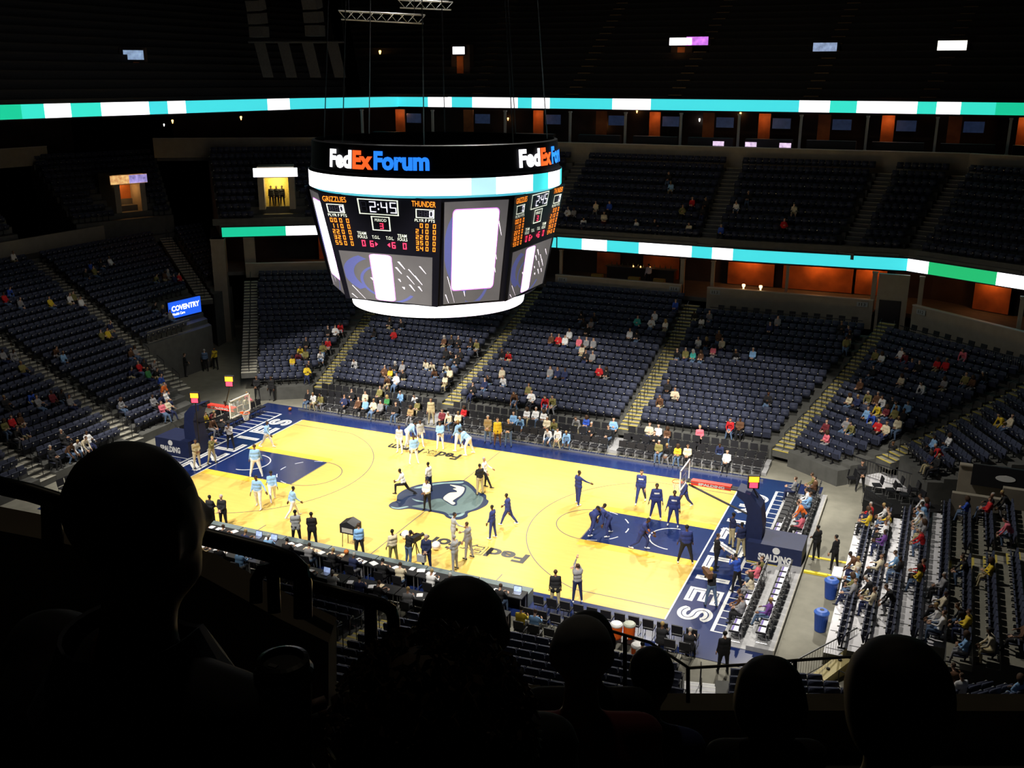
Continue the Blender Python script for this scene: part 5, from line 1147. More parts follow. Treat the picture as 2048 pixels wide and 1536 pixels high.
add_body('sit_d', lean=6, aL=(30, 10, 80, 55), aR=(28, 10, 82, 55), lL=(84, 10, 70), lR=(84, 10, 74), head=(-30, 5), hairy=1.8, H=1.68, **S)
add_body('sit_e', lean=-2, aL=(20, 8, 70, 45), aR=(20, 8, 70, 45), lL=(84, 4, 84), lR=(88, 2, 80), head=(10, 10), bulk=1.18, H=1.78, **S)
add_body('sit_f', lean=34, aL=(48, 16, 30, 30), aR=(50, 16, 28, 30), lL=(78, 14, 92), lR=(78, 14, 92), head=(15, -20), **S)
add_body('sit_back', lean=10, aL=(45, 12, 55, 20), aR=(45, 12, 55, 20), lL=(84, 8, 86), lR=(84, 8, 86), head=(0, 6), bulk=1.08, **S)
for k_ in ('sit_a', 'sit_b', 'sit_c', 'sit_d', 'sit_e', 'sit_f'): add_body(k_+'_lo', **dict(SITKW[k_], vox=.065))
bake_bodies()
def face_to(dx, dy): return math.atan2(-dx, dy)
CAMDIR = face_to(_f.x, _f.y)           # facing away from the camera
# ---- figures on and beside the court: (foot px, body, heading relative to 'away from camera' in degrees ccw, top, pants, skin, hair, label, shoe)
W1 = M_shoew
CT = [
 ((535, 895), 'walk_a', -100, 'B', 'w', 0, 0, 'warm-up player in powder blue and white by the far left lane', W1),
 ((513, 953), 'stand_wide', 10, 'B', 'w', 1, 1, 'tall player in powder blue top standing in left lane', W1),
 ((546, 1002), 'walk_b', 20, 'B', 'w', 0, 0, 'player in powder blue walking away below the left lane', W1),
 ((518, 1016), 'arm_out', 170, 'B', 'w', 0, 0, 'player in powder blue with arm held out, nearest left lane', W1),
 ((587, 1035), 'walk_a', -60, 'B', 'w', 0, 0, 'player in powder blue striding near the lower left', W1),
 ((800, 906), 'stand_a', 160, 's', 'w', 0, 0, 'person in grey top and white pants left of far name mark', W1),
 ((815, 893), 'bend_b', -70, 'B', 'w', 0, 0, 'player in powder blue leaning right in the far group', W1),
 ((828, 927), 'stand_hip', 200, 'B', 'w', 0, 0, 'player in powder blue with white pants on far name mark', W1),
 ((841, 894), 'stand_a', -150, 's', 'w', 0, 0, 'person in grey top holding something white in far group', W1),
 ((881, 898), 'stand_b', 175, 'B', 'w', 1, 0, 'slim player in powder blue standing alone at far side', W1),
 ((917, 900), 'stand_wide', 60, 'B', 'w', 0, 2, 'player in powder blue with fair hair by far sideline', W1),
 ((938, 909), 'bend_b', 75, 'B', 'w', 0, 0, 'big player in powder blue leaning left at far sideline', W1),
 ((855, 1021), 'stand_b', 150, 'w', 'k', 1, 0, 'person in white shirt and black pants on centre emblem', None),
 ((858, 985), 'stand_hip', 60, 'w', 'n', 0, 0, 'person in white shirt with navy pants behind the emblem', None),
 ((808, 990), 'lunge', 80, 'w', 'k', 0, 0, 'person in white shirt stretching in a lunge', None),
 ((960, 989), 'stand_b', 30, 'k', 'K', 1, 0, 'person in black top and khaki pants right of the emblem', None),
 ((970, 976), 'kick', -110, 'w', 'k', 2, 3, 'person in white shirt swinging a leg beyond the emblem', None),
 ((985, 1077), 'stand_a', 60, 'N', 'N', 0, 0, 'player in deep blue warm-up standing right of the emblem', W1),
 ((1016, 1050), 'walk_a', 70, 'N', 'N', 0, 0, 'player in deep blue warm-up walking left', W1),
 ((907, 1096), 'shake', -80, 's', 's', 1, 0, 'man in light grey suit shaking hands', None),
 ((937, 1117), 'shake', 60, 'g', 'g', 2, 1, 'man in dark grey suit shaking hands', None),
 ((594, 1089), 'suit', 10, 's', 'k', 0, 0, 'man in grey shirt and black pants at near sideline', None),
 ((626, 1094), 'suit', 5, 'k', 'k', 0, 0, 'man in black suit with back turned at near sideline', None),
 ((448, 1056), 'suit', 165, 'k', 'k', 3, 3, 'man in black suit facing camera beside the big head', None),
 ((424, 1056), 'stand_b', -20, 'k', 'k', 0, 0, 'person in black half hidden beside the big head', None),
 ((720, 1116), 'stand_a', 15, 'b', 'k', 2, 1, 'man in pale blue shirt beside the monitor hood', None),
 ((787, 1129), 'stand_a', 30, 'e', 'o', 0, 0, 'person in cream shirt left of the cameraman', None),
 ((818, 1132), 'photo', -40, 'k', 'd', 0, 0, 'cameraman in black top and jeans at near sideline', None),
 ((854, 1141), 'suit', 170, 'n', 'n', 3, 3, 'man in navy suit facing camera with a pale bag', None),
 ((910, 1141), 'stand_b', 60, 's', 's', 3, 3, 'man in grey suit bending by the near sideline', None),
 ((1156, 1009), 'reach_side', -60, 'N', 'N', 0, 0, 'player in deep blue with right arm stretched out', W1),
 ((1281, 1006), 'logo_walk', 160, 'N', 'N', 2, 0, 'player in deep blue walking near the far right sideline', W1),
 ((1311, 1037), 'logo_front', 175, 'N', 'N', 0, 0, 'player in deep blue with white chest mark, left of two', W1),
 ((1346, 1052), 'logo_front', 165, 'N', 'N', 0, 0, 'player in deep blue with white chest mark, right of two', W1),
 ((1367, 1016), 'walk_b', 120, 'N', 'N', 0, 0, 'player in deep blue walking under the right basket', W1),
 ((1185, 1068), 'bend_a', -60, 'N', 'N', 0, 0, 'player in deep blue bent over at the foul line, left one', W1),
 ((1217, 1070), 'bend_b', 100, 'N', 'N', 0, 0, 'player in deep blue bent over at the foul line, right one', W1),
 ((1282, 1099), 'dribble', -110, 'N', 'N', 0, 0, 'player in deep blue dribbling an orange ball in right lane', W1),
 ((1370, 1126), 'stand_wide', 0, 'N', 'k', 0, 0, 'broad player in deep blue standing in the right lane', W1),
 ((1110, 1216), 'suit_down', 0, 'k', 'K', 1, 1, 'man in black blazer and khaki trousers at near sideline', None),
 ((1154, 1204), 'arms_up', 15, 'g', 'n', 3, 1, 'person in grey shirt with both arms raised', W1),
 ((1462, 1093), 'stand_b', -80, 'n', 'K', 0, 0, 'person in navy top and khaki pants on right baseline', None),
 ((1480, 1114), 'stand_a', 20, 'n', 'K', 0, 0, 'person in navy holding a ball by right baseline', None),
 ((1431, 1139), 'suit', -90, 'k', 'k', 3, 1, 'man in black suit on the right baseline lettering', None),
 ((1472, 1182), 'photo', 40, 'u', 'k', 2, 0, 'photographer in royal blue shirt on the right baseline', None),
 ((1421, 1212), 'photo', 10, 'k', 'd', 2, 'y', 'photographer in yellow cap, black shirt and jeans', None),
 ((1667, 1139), 'stand_a', 40, 'k', 'k', 2, 0, 'person in black standing on the right walkway ramp', None),
 ((1631, 1119), 'stand_b', 30, 'k', 'k', 1, 0, 'person in black beside the navy SPALDING base', None),
 ((976, 886), 'suit', 170, 't', 'd', 3, 3, 'man in tan jacket standing at far sideline, left of three', None),
 ((995, 891), 'suit_down', 185, 'y', 'x', 3, 1, 'person in mustard coat at far sideline, middle of three', None),
 ((1017, 893), 'stand_b', 170, 'k', 'd', 3, 2, 'person in black top and jeans at far sideline, right of three', None),
 ((863, 849), 'suit_down', 170, 'K', 'K', 2, 1, 'person in long tan coat standing among far chairs', None),
 ((462, 898), 'photo', 180, 'w', 'k', 1, 0, 'photographer in white shirt under the left basket', None),
 ((395, 936), 'stand_b', -140, 'K', 'e', 1, 0, 'person in khaki near the left baseline lettering', None),
 ((425, 928), 'photo', -120, 'o', 'K', 3, 2, 'crouched photographer in olive by left baseline', None),
 ((545, 800), 'suit_down', 160, 'k', 'k', 0, 0, 'person in black standing at the far left corner, right one', None),
 ((516, 800), 'suit', 170, 'k', 'k', 1, 0, 'person in black standing at the far left corner, left one', None),
 ((412, 742), 'stand_a', 10, 'd', 'k', 3, 3, 'man in denim shirt in the corner tunnel mouth', None),
 ((372, 752), 'suit', -60, 'k', 'k', 3, 1, 'man in black suit in the corner tunnel mouth', None),
 ((432, 738), 'point', 170, 'y', 'k', 1, 0, 'usher in yellow jacket pointing at the corner tunnel', None),
 ((1719, 982), 'suit', 170, 'k', 'k', 2, 0, 'man in black suit with white shirt by far right tunnel', None),
 ((1780, 940), 'suit_down', 150, 'k', 'k', 1, 0, 'person in black on the far right landing', None),
 ((1655, 930), 'stand_a', 60, 'k', 'k', 1, 0, 'person in black beside the far right picket railing', None),
 ((1445, 1345), 'suit_down', 5, 'k', 'k', 2, 0, 'man in black suit standing in the near right aisle', None),
 ((1397, 905), 'stand_b', 175, 'p', 'k', 3, 2, 'person in pink top standing before far chairs', None),
]
for p, body, hd, t, pa, sk, ha, lab, shoe in CT:
    z = .02 if p[1] > 870 else .0
    q = on_z(*p, .012); q.z = .012 if (abs(q.x) < 18.5 and abs(q.y) < 9.6) else -.02
    if 'among far chairs' in lab: q = on_z(*p, .16); q.z = .16
    if 'far right landing' in lab: q = on_z(*p, .35); q.z = .35
    person(body, q, CAMDIR+math.radians(hd), t, pa, sk, ha, lab, 'people on the floor', shoe, clo('w') if 'logo' in body else None)
q = on_z(1284, 1057, .9); ball((on_z(1282, 1099).x+.25, on_z(1282, 1099).y+.15, .95), .12, 'orange basketball bouncing in the right lane')
q = on_z(1480, 1114); ball((q.x-.18, q.y+.2, 1.05), .12, 'orange basketball held on the right baseline')
# television camera on a tripod
q = on_z(832, 1131); r = empty('television_camera', (q.x, q.y, 0), CAMDIR-.6); thing(r, 'black television camera on a tripod at near sideline', 'camera')
b = MB(); b.bb(-.12, .12, -.25, .3, 1.25, 1.5); b.build('camera_body', M_black, r); b = MB(); b.tube([(0, .3, 1.38), (0, .55, 1.38)], [.07, .09], 10); b.build('lens', M_black, r)
for k in range(3): a = 2*PI*k/3; b = MB(); b.tube([(0, 0, 1.25), (.45*math.cos(a), .45*math.sin(a), .01)], .025, 5); b.build('leg', M_metal, r)
q = on_z(846, 1139); b = MB(); b.box((q.x, q.y-.1, .62), (.4, .18, .34)); b.tube([(q.x-.12, q.y-.1, .79), (q.x-.1, q.y-.1, .9), (q.x+.1, q.y-.1, .9), (q.x+.12, q.y-.1, .79)], .015, 4); thing(b.build('shoulder_bag', clo('s')), 'pale bag carried by the man in navy suit', 'bag')
q = on_z(1472, 1182); a = CAMDIR+math.radians(40); b = MB(); b.tube([(0, .25, 1.5), (0, .62, 1.45)], [.05, .07], 8); b.box((0, .2, 1.5), (.16, .14, .12)); o = b.build('hand_camera', M_black); o.location = (q.x, q.y, 0); o.rotation_euler = (0, 0, a); thing(o, 'black camera held by the royal blue photographer', 'camera')
q = on_z(1421, 1212); a = CAMDIR+math.radians(10); b = MB(); b.box((-.18, .1, 1.52), (.2, .62, .24)); b.tube([(-.18, .4, 1.52), (-.18, .6, 1.52)], [.07, .09], 8); o = b.build('shoulder_camera', clo('x')); o.location = (q.x, q.y, 0); o.rotation_euler = (0, 0, a); thing(o, 'large shoulder camera of the yellow capped photographer', 'camera')

# ---- spectators: crop origin and scale, then 'x,y,colour' triples read from the photograph; each takes the nearest seat
CROWD = [
 ((580, 640, .18555), '1085,80,k 1200,70,k 885,180,k 1085,205,r 540,150,w 595,150,r 460,150,k 160,270,k 130,325,y 90,390,m 180,400,o 350,415,w 435,410,o 410,300,r 60,480,y 290,590,y 200,570,k 700,500,w 990,590,x 1070,615,y 1140,560,k 1205,560,g 1255,580,k 1480,520,e 1540,540,e 1690,560,e 1610,590,x 1715,630,e 1790,660,e 1700,400,k 1750,420,k 1770,480,k 1850,430,k 1690,260,x 1735,250,k 1840,280,k 1960,280,k 2020,310,o 1000,740,o 1075,730,x 1140,740,w 1210,760,b 180,840,k 260,830,w 375,860,o 570,870,n 650,870,k 720,890,x 815,850,e 850,920,b 905,920,e 985,930,g 1060,930,G 1170,950,k 1330,890,w 1410,910,o 1325,990,t 1610,1000,m 1690,1070,e 1770,1060,e 1890,1020,r'),
 ((940, 600, .18555), '1185,230,k 1275,250,g 1350,220,k 1225,310,k 1300,330,k 1100,390,w 1150,460,p 900,440,x 985,470,r 1050,490,w 1190,510,e 1290,490,g 1365,510,g 1730,360,w 1820,370,k 1820,260,j 1970,230,w 340,620,k 425,640,r 1220,640,k 1310,650,g 850,830,g 940,820,n 1000,850,n 1385,830,r 1465,820,k 230,840,k 340,840,e 390,870,w 40,950,k 140,960,n 510,1030,x 610,1030,o 700,1060,w 805,1120,r 895,1120,o 655,1180,w 760,1190,w 830,1170,w 470,1270,b 550,1290,b 845,1330,e 915,1330,o 1170,1360,g 1200,1290,u 1300,1390,k 830,1440,w 900,1470,w 1010,1470,b 1525,1290,b 1530,1400,k 1905,1340,e 1990,1400,w'),
 ((1300, 600, .2344), '430,180,w 540,165,g 330,160,k 210,90,u 40,180,w 140,200,w 1080,230,g 1000,230,n 415,360,w 500,360,k 560,350,x 530,430,p 610,400,e 740,450,k 870,480,b 330,470,o 370,500,j 230,470,k 420,490,x 210,820,e 140,790,k 80,880,x 1000,850,k 700,1050,r 790,1060,x 15,1220,k 90,1260,o 160,1260,k 235,1280,y 310,1290,e 580,1310,n 690,1340,w 1480,1130,m 1525,1180,p 125,1160,x'),
 ((1650, 640, .2084), '130,110,k 200,120,n 190,260,o 265,260,k 700,340,w 770,330,m 500,390,o 580,400,w 800,450,n 860,460,k 1100,450,r 1190,460,r 1335,360,p 1310,590,o 1430,630,x 1540,590,k 1170,660,g 960,700,w 760,620,e 470,520,k 300,680,x 240,770,e 430,720,o 360,790,n 490,770,x 570,790,w 500,850,y 560,860,m 680,800,k 435,910,b 500,930,u 580,880,o 650,900,b 800,870,b 725,960,k 220,1010,g 300,1020,o 540,1040,r 640,1050,e 710,1090,e 1175,1180,w 1040,1240,b 1140,1270,r 1720,960,y 1790,970,e 1060,1400,k 960,1380,n'),
 ((0, 480, .1953), '100,190,w 100,570,u 80,640,r 180,680,g 530,640,y 700,650,w 740,570,o 800,590,w 900,280,u 890,370,k 1000,350,o 1055,270,k 1130,260,w 1600,430,o 1690,350,g 1720,390,x 1780,420,n 1840,420,r 1580,690,k 1660,700,k 1750,690,g 1000,980,o 1130,990,y 1150,910,n 580,1150,x 630,1240,b 1310,1140,x 1395,1130,g 230,1300,o 170,1160,g 80,1210,g 1340,1360,n 1430,1340,r 1490,1320,k 1580,1280,g 1540,1400,G 1600,1370,k 1650,1500,O 1760,1480,u'),
 ((0, 740, .1953), '70,320,k 280,330,u 340,340,g 540,350,m 610,320,k 690,320,g 40,550,o 130,530,r 230,560,x 60,650,k 210,640,n 1190,350,g 1590,320,g 1680,310,w 1750,390,e 1680,440,p 1820,350,n 590,700,k 720,800,w 900,760,w 540,870,k 750,870,x 960,840,e'),
 ((1640, 920, .1992), '430,570,n 510,520,r 560,560,y 640,540,w 700,560,k 600,640,y 650,690,w 590,740,w 600,810,v 1150,410,w 1050,470,m 1090,560,b 1000,530,w 1000,670,g 1050,720,g 1050,790,r 390,1040,x 270,1070,e 820,1020,b 780,1080,k 690,1100,e 1010,1140,r 920,1150,y 240,1280,g 330,1290,o 400,1290,b 520,1270,k 720,1370,k 600,1400,e 1190,1270,g 1320,1490,e 1700,1100,y 1590,1070,k 1520,420,u 1650,400,k 1730,400,r 1900,380,k 2020,690,p'),
 ((1640, 1130, .1992), '1120,640,w 1310,520,w 1340,600,y 1420,580,k 1950,720,x 1790,820,e 1200,1040,w 1330,1030,x 1450,1010,b 1400,1190,w 2000,1180,b'),
 ((1280, 940, .1953), '1700,100,o 1690,290,w 1600,390,O 1560,520,p 1820,320,b 1300,1060,o 1260,1100,p 1240,1180,e 1150,1370,x 1090,1400,g 1400,1480,v 1900,170,x 1640,200,g'),
 ((300, 600, .1953), '540,1180,y 610,1160,m 620,1290,x 690,1330,k 960,1080,e 860,1070,g 730,1070,k 960,900,p 890,930,w 340,1080,k 460,700,k'),
 ((1100, 180, .1953), '1190,950,k 1270,1000,b 490,1190,e 610,1200,u 180,1250,w 250,1270,g 1370,1230,o 1480,1180,r 1570,1200,k 1630,1210,k'),
 ((1400, 300, .3), '230,370,w 640,400,e 560,500,r 150,560,u 300,330,k'),
]
ALLS = [(s[0], s[1], s[2], s[3], 'seat', i) for i, s in enumerate(SEATS)]+[(c[0], c[1], c[2], c[3], 'chair', i) for i, c in enumerate(CHAIRS)]
PX = np.array([proj((s[0], s[1], s[2]+.75)) for s in ALLS]); taken = set()
SITS = ('sit_a', 'sit_b', 'sit_c', 'sit_d', 'sit_e', 'sit_f'); SEEN = {}; NP = 0; specs = []
for (x0, y0, sc), data in CROWD:
    for tok in data.split():
        x, y, c = tok.split(','); x = x0+float(x)*sc; y = y0+float(y)*sc
        d = (PX[:, 0]-x)**2+((PX[:, 1]-y)*1.3)**2
        for i in np.argsort(d)[:12]:
            if i not in taken and d[i] < 50**2:
                taken.add(int(i)); specs.append((int(i), c)); break
# the nearest are things of their own; the small distant rest is one mesh
specs.sort(key=lambda t: PX[t[0]][2]); NEAR = 178; far_list = []
for n_, (i, c) in enumerate(specs):
    x, y, z, a, kind, j = ALLS[i]; sit = SITS[(n_*7+3) % 6]; pants = 'dkdnKdgk'[(n_*5) % 8]; sk = (3, 2, 3, 1, 0, 3, 2)[n_ % 7]; ha = (1, 0, 2, 1, 3, 0, 1)[(n_*3) % 7]
    if kind == 'seat':
        key, rw, idx, nn_ = SEATS[j][4:]; OCC.add(j); lab = 'fan in %s, %s seat of %s row, %s' % (CLO[c][0], nth(idx+1), nth(rw+1), SECN[key])
    else:
        lab = 'fan in %s on %s' % (CLO[c][0], CHAIRS[j][4].replace('black courtside ', '').replace('folding ', '').replace('chair, ', 'chair ').replace(' in the ', ', ').replace(' in ', ', '))
    if n_ < NEAR: person(sit, (x, y, z), a+random.uniform(-.15, .15), c, pants, sk, ha if sit != 'sit_d' else (1, 2, 0)[n_ % 3], lab, 'seated spectators')
    else: far_list.append((sit+'_lo', x, y, z, a, (SKINS[sk], clo(c), clo(pants), HAIRS[ha], M_shoe, clo('m'))))
def join_far(lst, name, label):
    fm = []; V = []; L = []; T = []; MI = []; nv = 0
    for body, x, y, z, a, ms in lst:
        me = BODY[body].mesh; co = np.empty(len(me.vertices)*3, np.float32); me.vertices.foreach_get('co', co); co = co.reshape(-1, 3)
        li = np.empty(len(me.loops), np.int32); me.loops.foreach_get('vertex_index', li); lt = np.empty(len(me.polygons), np.int32); me.polygons.foreach_get('loop_total', lt); mi = np.empty(len(me.polygons), np.int32); me.polygons.foreach_get('material_index', mi)
        idx = []
        for m in ms:
            if m not in fm: fm.append(m)
            idx.append(fm.index(m))
        c_, s_ = math.cos(a), math.sin(a); V.append(np.stack([x+co[:, 0]*c_-co[:, 1]*s_, y+co[:, 0]*s_+co[:, 1]*c_, z+co[:, 2]], 1)); L.append(li+nv); T.append(lt); MI.append(np.array(idx)[mi]); nv += len(co)
    V = np.concatenate(V); L = np.concatenate(L); T = np.concatenate(T); MI = np.concatenate(MI); me = bpy.data.meshes.new(name)
    me.vertices.add(len(V)); me.vertices.foreach_set('co', V.astype(np.float32).ravel()); me.loops.add(len(L)); me.loops.foreach_set('vertex_index', L.astype(np.int32)); me.polygons.add(len(T))
    me.polygons.foreach_set('loop_start', np.concatenate([[0], np.cumsum(T)[:-1]]).astype(np.int32)); me.polygons.foreach_set('loop_total', T); me.polygons.foreach_set('material_index', MI.astype(np.int32)); me.polygons.foreach_set('use_smooth', np.ones(len(T), bool))
    for m in fm: me.materials.append(m)
    me.update(calc_edges=True); o = link(name, me); setp(o, label, 'people', None, 'stuff')
join_far(far_list, 'distant_spectators', 'small scattered spectators in the distant rows of the stands')
# people at the near press tables, backs to the camera
kk = 0
for rowy, nm, cols in ((-9.95, 'front', 'knkwknbkgknkewkgk'), (-11.75, 'second', 'kgnktkbkxkwnkgekk')):
    for i, c in enumerate(cols):
        x = -11.2+i*1.2+random.uniform(-.2, .2); chair(x, rowy-.1, -.02, 0, 'black chair, %s from left behind the %s press table row' % (nth(i+1), nm), 'press table chairs')
        person('sit_back', (x, rowy-.06, -.02), random.uniform(-.3, .3), c, 'dkgk'[i % 4], (3, 2, 0, 3)[i % 4], (1, 0, 3, 2)[(i*3) % 4], 'person in %s at the %s press table row, %s from left' % (CLO[c][0], nm, nth(i+1)), 'people at the press tables'); kk += 1
for i, (x, y, c) in enumerate(((14.6, -12.0, 'w'), (13.0, -12.0, 'w'), (14.9, -10.3, 'k'), (16.0, -10.3, 'k'), (9.4, -11.4, 'y'), (10.0, -11.4, 'b'))):
    lab = ('white shirted person seated just below the coolers', 'person in white beside the small orange cooler', 'person in black on the near bench', 'person in black at the near bench end', 'person in yellow in the third near row', 'person in light blue in the third near row')[i]
    if i < 2: chair(x, y, -.02, 0, '%s chair below the orange coolers' % ('right', 'left')[i], 'chairs below the coolers')
    person('sit_back', (x, y, -.02 if i < 2 or i > 3 else 0), 0, c, 'k', (2, 1, 0, 3, 2, 3)[i], i % 4, lab)
# mid-tier ledge people and folks in the yellow doorway
for i, (px, py, bd, hd, t, pa) in enumerate(((1165, 462, 'sit_f', 180, 'w', 'k'), (1206, 465, 'stand_b', 180, 'e', 'm'), (1275, 465, 'sit_b', 120, 'w', 'k'), (1308, 468, 'sit_c', 200, 'k', 'e'), (1378, 470, 'sit_b', 150, 'e', 'k'))):
    q = on_y(px, py, 30.2); person(bd, (q.x, 30.35, 10.0), CAMDIR+math.radians(hd), t, pa, 2, i % 3, ('person in white seated on the mid tier ledge, leftmost', 'person in cream standing on the mid tier ledge', 'person in white leaning over on the mid tier ledge', 'person in black and cream on the mid tier ledge', 'person in cream at right of the mid tier ledge')[i])
q = on_y(1298, 530, 31.8); person('stand_a', (q.x, 31.8, 5.9), CAMDIR+.2, 'w', 'k', 2, 0, 'man in white shirt standing at the loge bar')
for i, (px, c) in enumerate(((545, 'k'), (558, 'k'), (570, 'k'))):
    q = Vector((-29.0, 26.2, 11.1))+Matrix.Rotation(.597, 3, 'Z')@Vector((-.5+.45*i, .75, 0)); person('stand_a', q, CAMDIR+PI, c, c, 0, 0, 'dark figure in the yellow doorway, %s' % ('left', 'middle', 'right')[i])

# ---- seats: the 300 that show largest are things, the rest one mesh
vis = []
for j, s in enumerate(SEATS):
    px, py, dz = proj((s[0], s[1], s[2]+.6))
    if not (0 < px < 2048 and 0 < py < 1500) or j in OCC: continue
    if px < 600 and py > 960 or 600 <= px < 1080 and py > 1190 or py > 1300: continue     # behind the nearest heads and wall
    vis.append((dz, j))
vis.sort(); TOP300 = set(j for _, j in vis[:300])
def seat_proto():
    r = empty('folding_seat')
    for nm, g, m in (('backrest', _bk, M_seat), ('seat_pan', _pn, M_seatd), ('armrest', _ar, M_black), ('number_plate', _pl, M_plate)): link(nm, g.mesh(nm, m), r)
    return r
SPR = seat_proto(); firsts = True
for j in sorted(TOP300):
    x, y, z, a, key, rw, idx, n = SEATS[j]; o = SPR if firsts else copy_tree(SPR); firsts = False
    o.location = (x, y, z); o.rotation_euler = (0, 0, a); thing(o, 'empty folding seat, %s in %s row, %s' % (nth(idx+1), nth(rw+1), SECN[key]), 'seat', 'folding seats')
def tile(geos, rest):
    bv = []; bf = []; bm = []
    for g, gi in geos:
        n0 = len(bv); bv += g.v; bf += [tuple(i+n0 for i in q) for q in g.f]; bm += [gi]*len(g.f)
    bv = np.array([tuple(p) for p in bv]); ln = np.array([len(q) for q in bf]); fi = np.concatenate([np.array(q) for q in bf])
    R_ = np.array([(s[0], s[1], s[2], math.cos(s[3]), math.sin(s[3])) for s in rest]); n = len(rest); nv = len(bv)
    V = np.empty((n, nv, 3)); V[:, :, 0] = R_[:, None, 0]+bv[None, :, 0]*R_[:, None, 3]-bv[None, :, 1]*R_[:, None, 4]; V[:, :, 1] = R_[:, None, 1]+bv[None, :, 0]*R_[:, None, 4]+bv[None, :, 1]*R_[:, None, 3]; V[:, :, 2] = R_[:, None, 2]+bv[None, :, 2]
    return V.reshape(-1, 3), (fi[None, :]+np.arange(n)[:, None]*nv).ravel(), np.tile(ln, n), np.tile(np.array(bm), n)
A_ = tile(((_bk, 0), (_pn, 1), (_ar, 2), (_pl, 3)), [s for j, s in enumerate(SEATS) if j not in TOP300 and j not in OCC])
B_ = tile(((_bk, 0), (_dn, 1), (_ar, 2)), [s for j, s in enumerate(SEATS) if j in OCC])
V = np.concatenate([A_[0], B_[0]]); LI = np.concatenate([A_[1], B_[1]+len(A_[0])]); tot = np.concatenate([A_[2], B_[2]]); MI = np.concatenate([A_[3], B_[3]])
me = bpy.data.meshes.new('folding_seats'); me.vertices.add(len(V)); me.vertices.foreach_set('co', V.astype(np.float32).ravel()); me.loops.add(len(LI)); me.loops.foreach_set('vertex_index', LI.astype(np.int32))
me.polygons.add(len(tot)); me.polygons.foreach_set('loop_start', np.concatenate([[0], np.cumsum(tot)[:-1]]).astype(np.int32)); me.polygons.foreach_set('loop_total', tot.astype(np.int32)); me.polygons.foreach_set('material_index', MI.astype(np.int32))
for m in SEAT_M: me.materials.append(m)
me.update(calc_edges=True)
o = link('folding_seats', me); setp(o, 'remaining rows of dark blue folding seats throughout the stands', 'seats', None, 'stuff')
print('seats', len(SEATS), 'spectators', len(specs), 'objects', len(bpy.data.objects))
# ------------------------------------------------------------------ upper deck in the foreground
M_fg = mat('deck_wall_brown', (.15, .12, .085), .8, var=.15, scale=3); M_rail = mat('deck_rail_black', (.010, .010, .010), .35, var=.1)
fwd = Vector((_f.x, _f.y, 0)).normalized(); rgt = Vector((_r.x, _r.y, 0)).normalized()
dk = MB(); DZ = [20.33-.47*k for k in range(7)]
deck_R = math.atan2(rgt.y, rgt.x)
for k in range(7):
    c = CAM+fwd*(.1+.84*k); dk.box((c.x, c.y, DZ[k]-.35), (9.0, .84, .7), 0, rz=deck_R)
struct(dk.build('floor_upper_deck_near', M_concd), 'dark stepped deck under the foreground spectators', 'floor')
# half wall and railing at the left
def slab(pts_px, depth, th, name, label, m):
    P = [at(x, y, depth) for x, y in pts_px]; n = len(P); b = MB(); off = fwd*th
    b.add(P+[p+off for p in P], [tuple(range(n))[::-1], tuple(range(n, 2*n))]+[(i, (i+1) % n, n+(i+1) % n, n+i) for i in range(n)]); return struct(b.build(name, m), label, 'wall')
slab([(-60, 1050), (120, 1085), (400, 1150), (560, 1238), (657, 1285), (657, 1640), (-60, 1640)], 2.9, .14, 'wall_deck_left', 'dark brown half wall at lower left', M_fg)
rl = empty('deck_railing', tuple(at(300, 1040, 2.75))); thing(rl, 'black tubular deck railing crossing the lower left', 'railing'); rl0 = rl.location.copy()
def rtube(name, pts, r, dep=2.75):
    b = MB(); b.tube([at(x, y, dep)-rl0 for x, y in pts], r, 10); return b.build(name, M_rail, rl, smooth=True)
rtube('top_rail', [(-40, 962), (60, 985), (140, 1010), (300, 1045), (420, 1076), (540, 1106), (580, 1120), (600, 1140), (606, 1165), (606, 1235)], .026)
rtube('post', [(103, 1000), (106, 1100)], .028); rtube('inner_hoop', [(512, 1205), (513, 1160), (522, 1142), (545, 1138), (590, 1150)], .018)
rtube('post', [(546, 1145), (549, 1225)], .018)
rtube('lower_rail', [(600, 1166), (700, 1192), (765, 1209), (782, 1220), (787, 1240), (788, 1330)], .020, 3.0); rtube('post', [(741, 1205), (743, 1330)], .02, 3.0)
# front parapet of the deck
def bar(px0, px1, depth, hgt, th, name, label, m):
    a, c = at(*px0, depth), at(*px1, depth); d = c-a; b = MB(); mid = (a+c)/2
    b.box((mid.x, mid.y, mid.z-hgt/2), (d.length, th, hgt), 0, rz=math.atan2(d.y, d.x)); return struct(b.build(name, m), label, 'wall')
bar((1080, 1404), (2300, 1404), 5.6, .9, .16, 'wall_deck_front', 'dark parapet at the front of the foreground deck', mat('deck_parapet', (.17, .15, .11), .8, var=.1))
bar((500, 1360), (1080, 1404), 5.6, .9, .16, 'wall_deck_front_left', 'dark parapet behind the curly head', MATS['deck_parapet'])
rl = empty('front_railing', tuple(at(1500, 1330, 5.2))); thing(rl, 'pale topped railing line below the near aisle', 'railing'); rl0 = rl.location.copy()
b = MB(); b.tube([at(x, y, 5.2)-rl0 for x, y in ((1222, 1262), (1300, 1285), (1378, 1336), (1480, 1330), (1600, 1320), (1720, 1312))], .008, 6); b.build('top_rail', M_cap, rl)
for x, y0, y1 in ((1376, 1336, 1405), (1250, 1270, 1400), (1590, 1321, 1405)): b = MB(); b.tube([at(x, y0, 5.2)-rl0, at(x, y1, 5.2)-rl0], .012, 6); b.build('post', M_rail, rl)
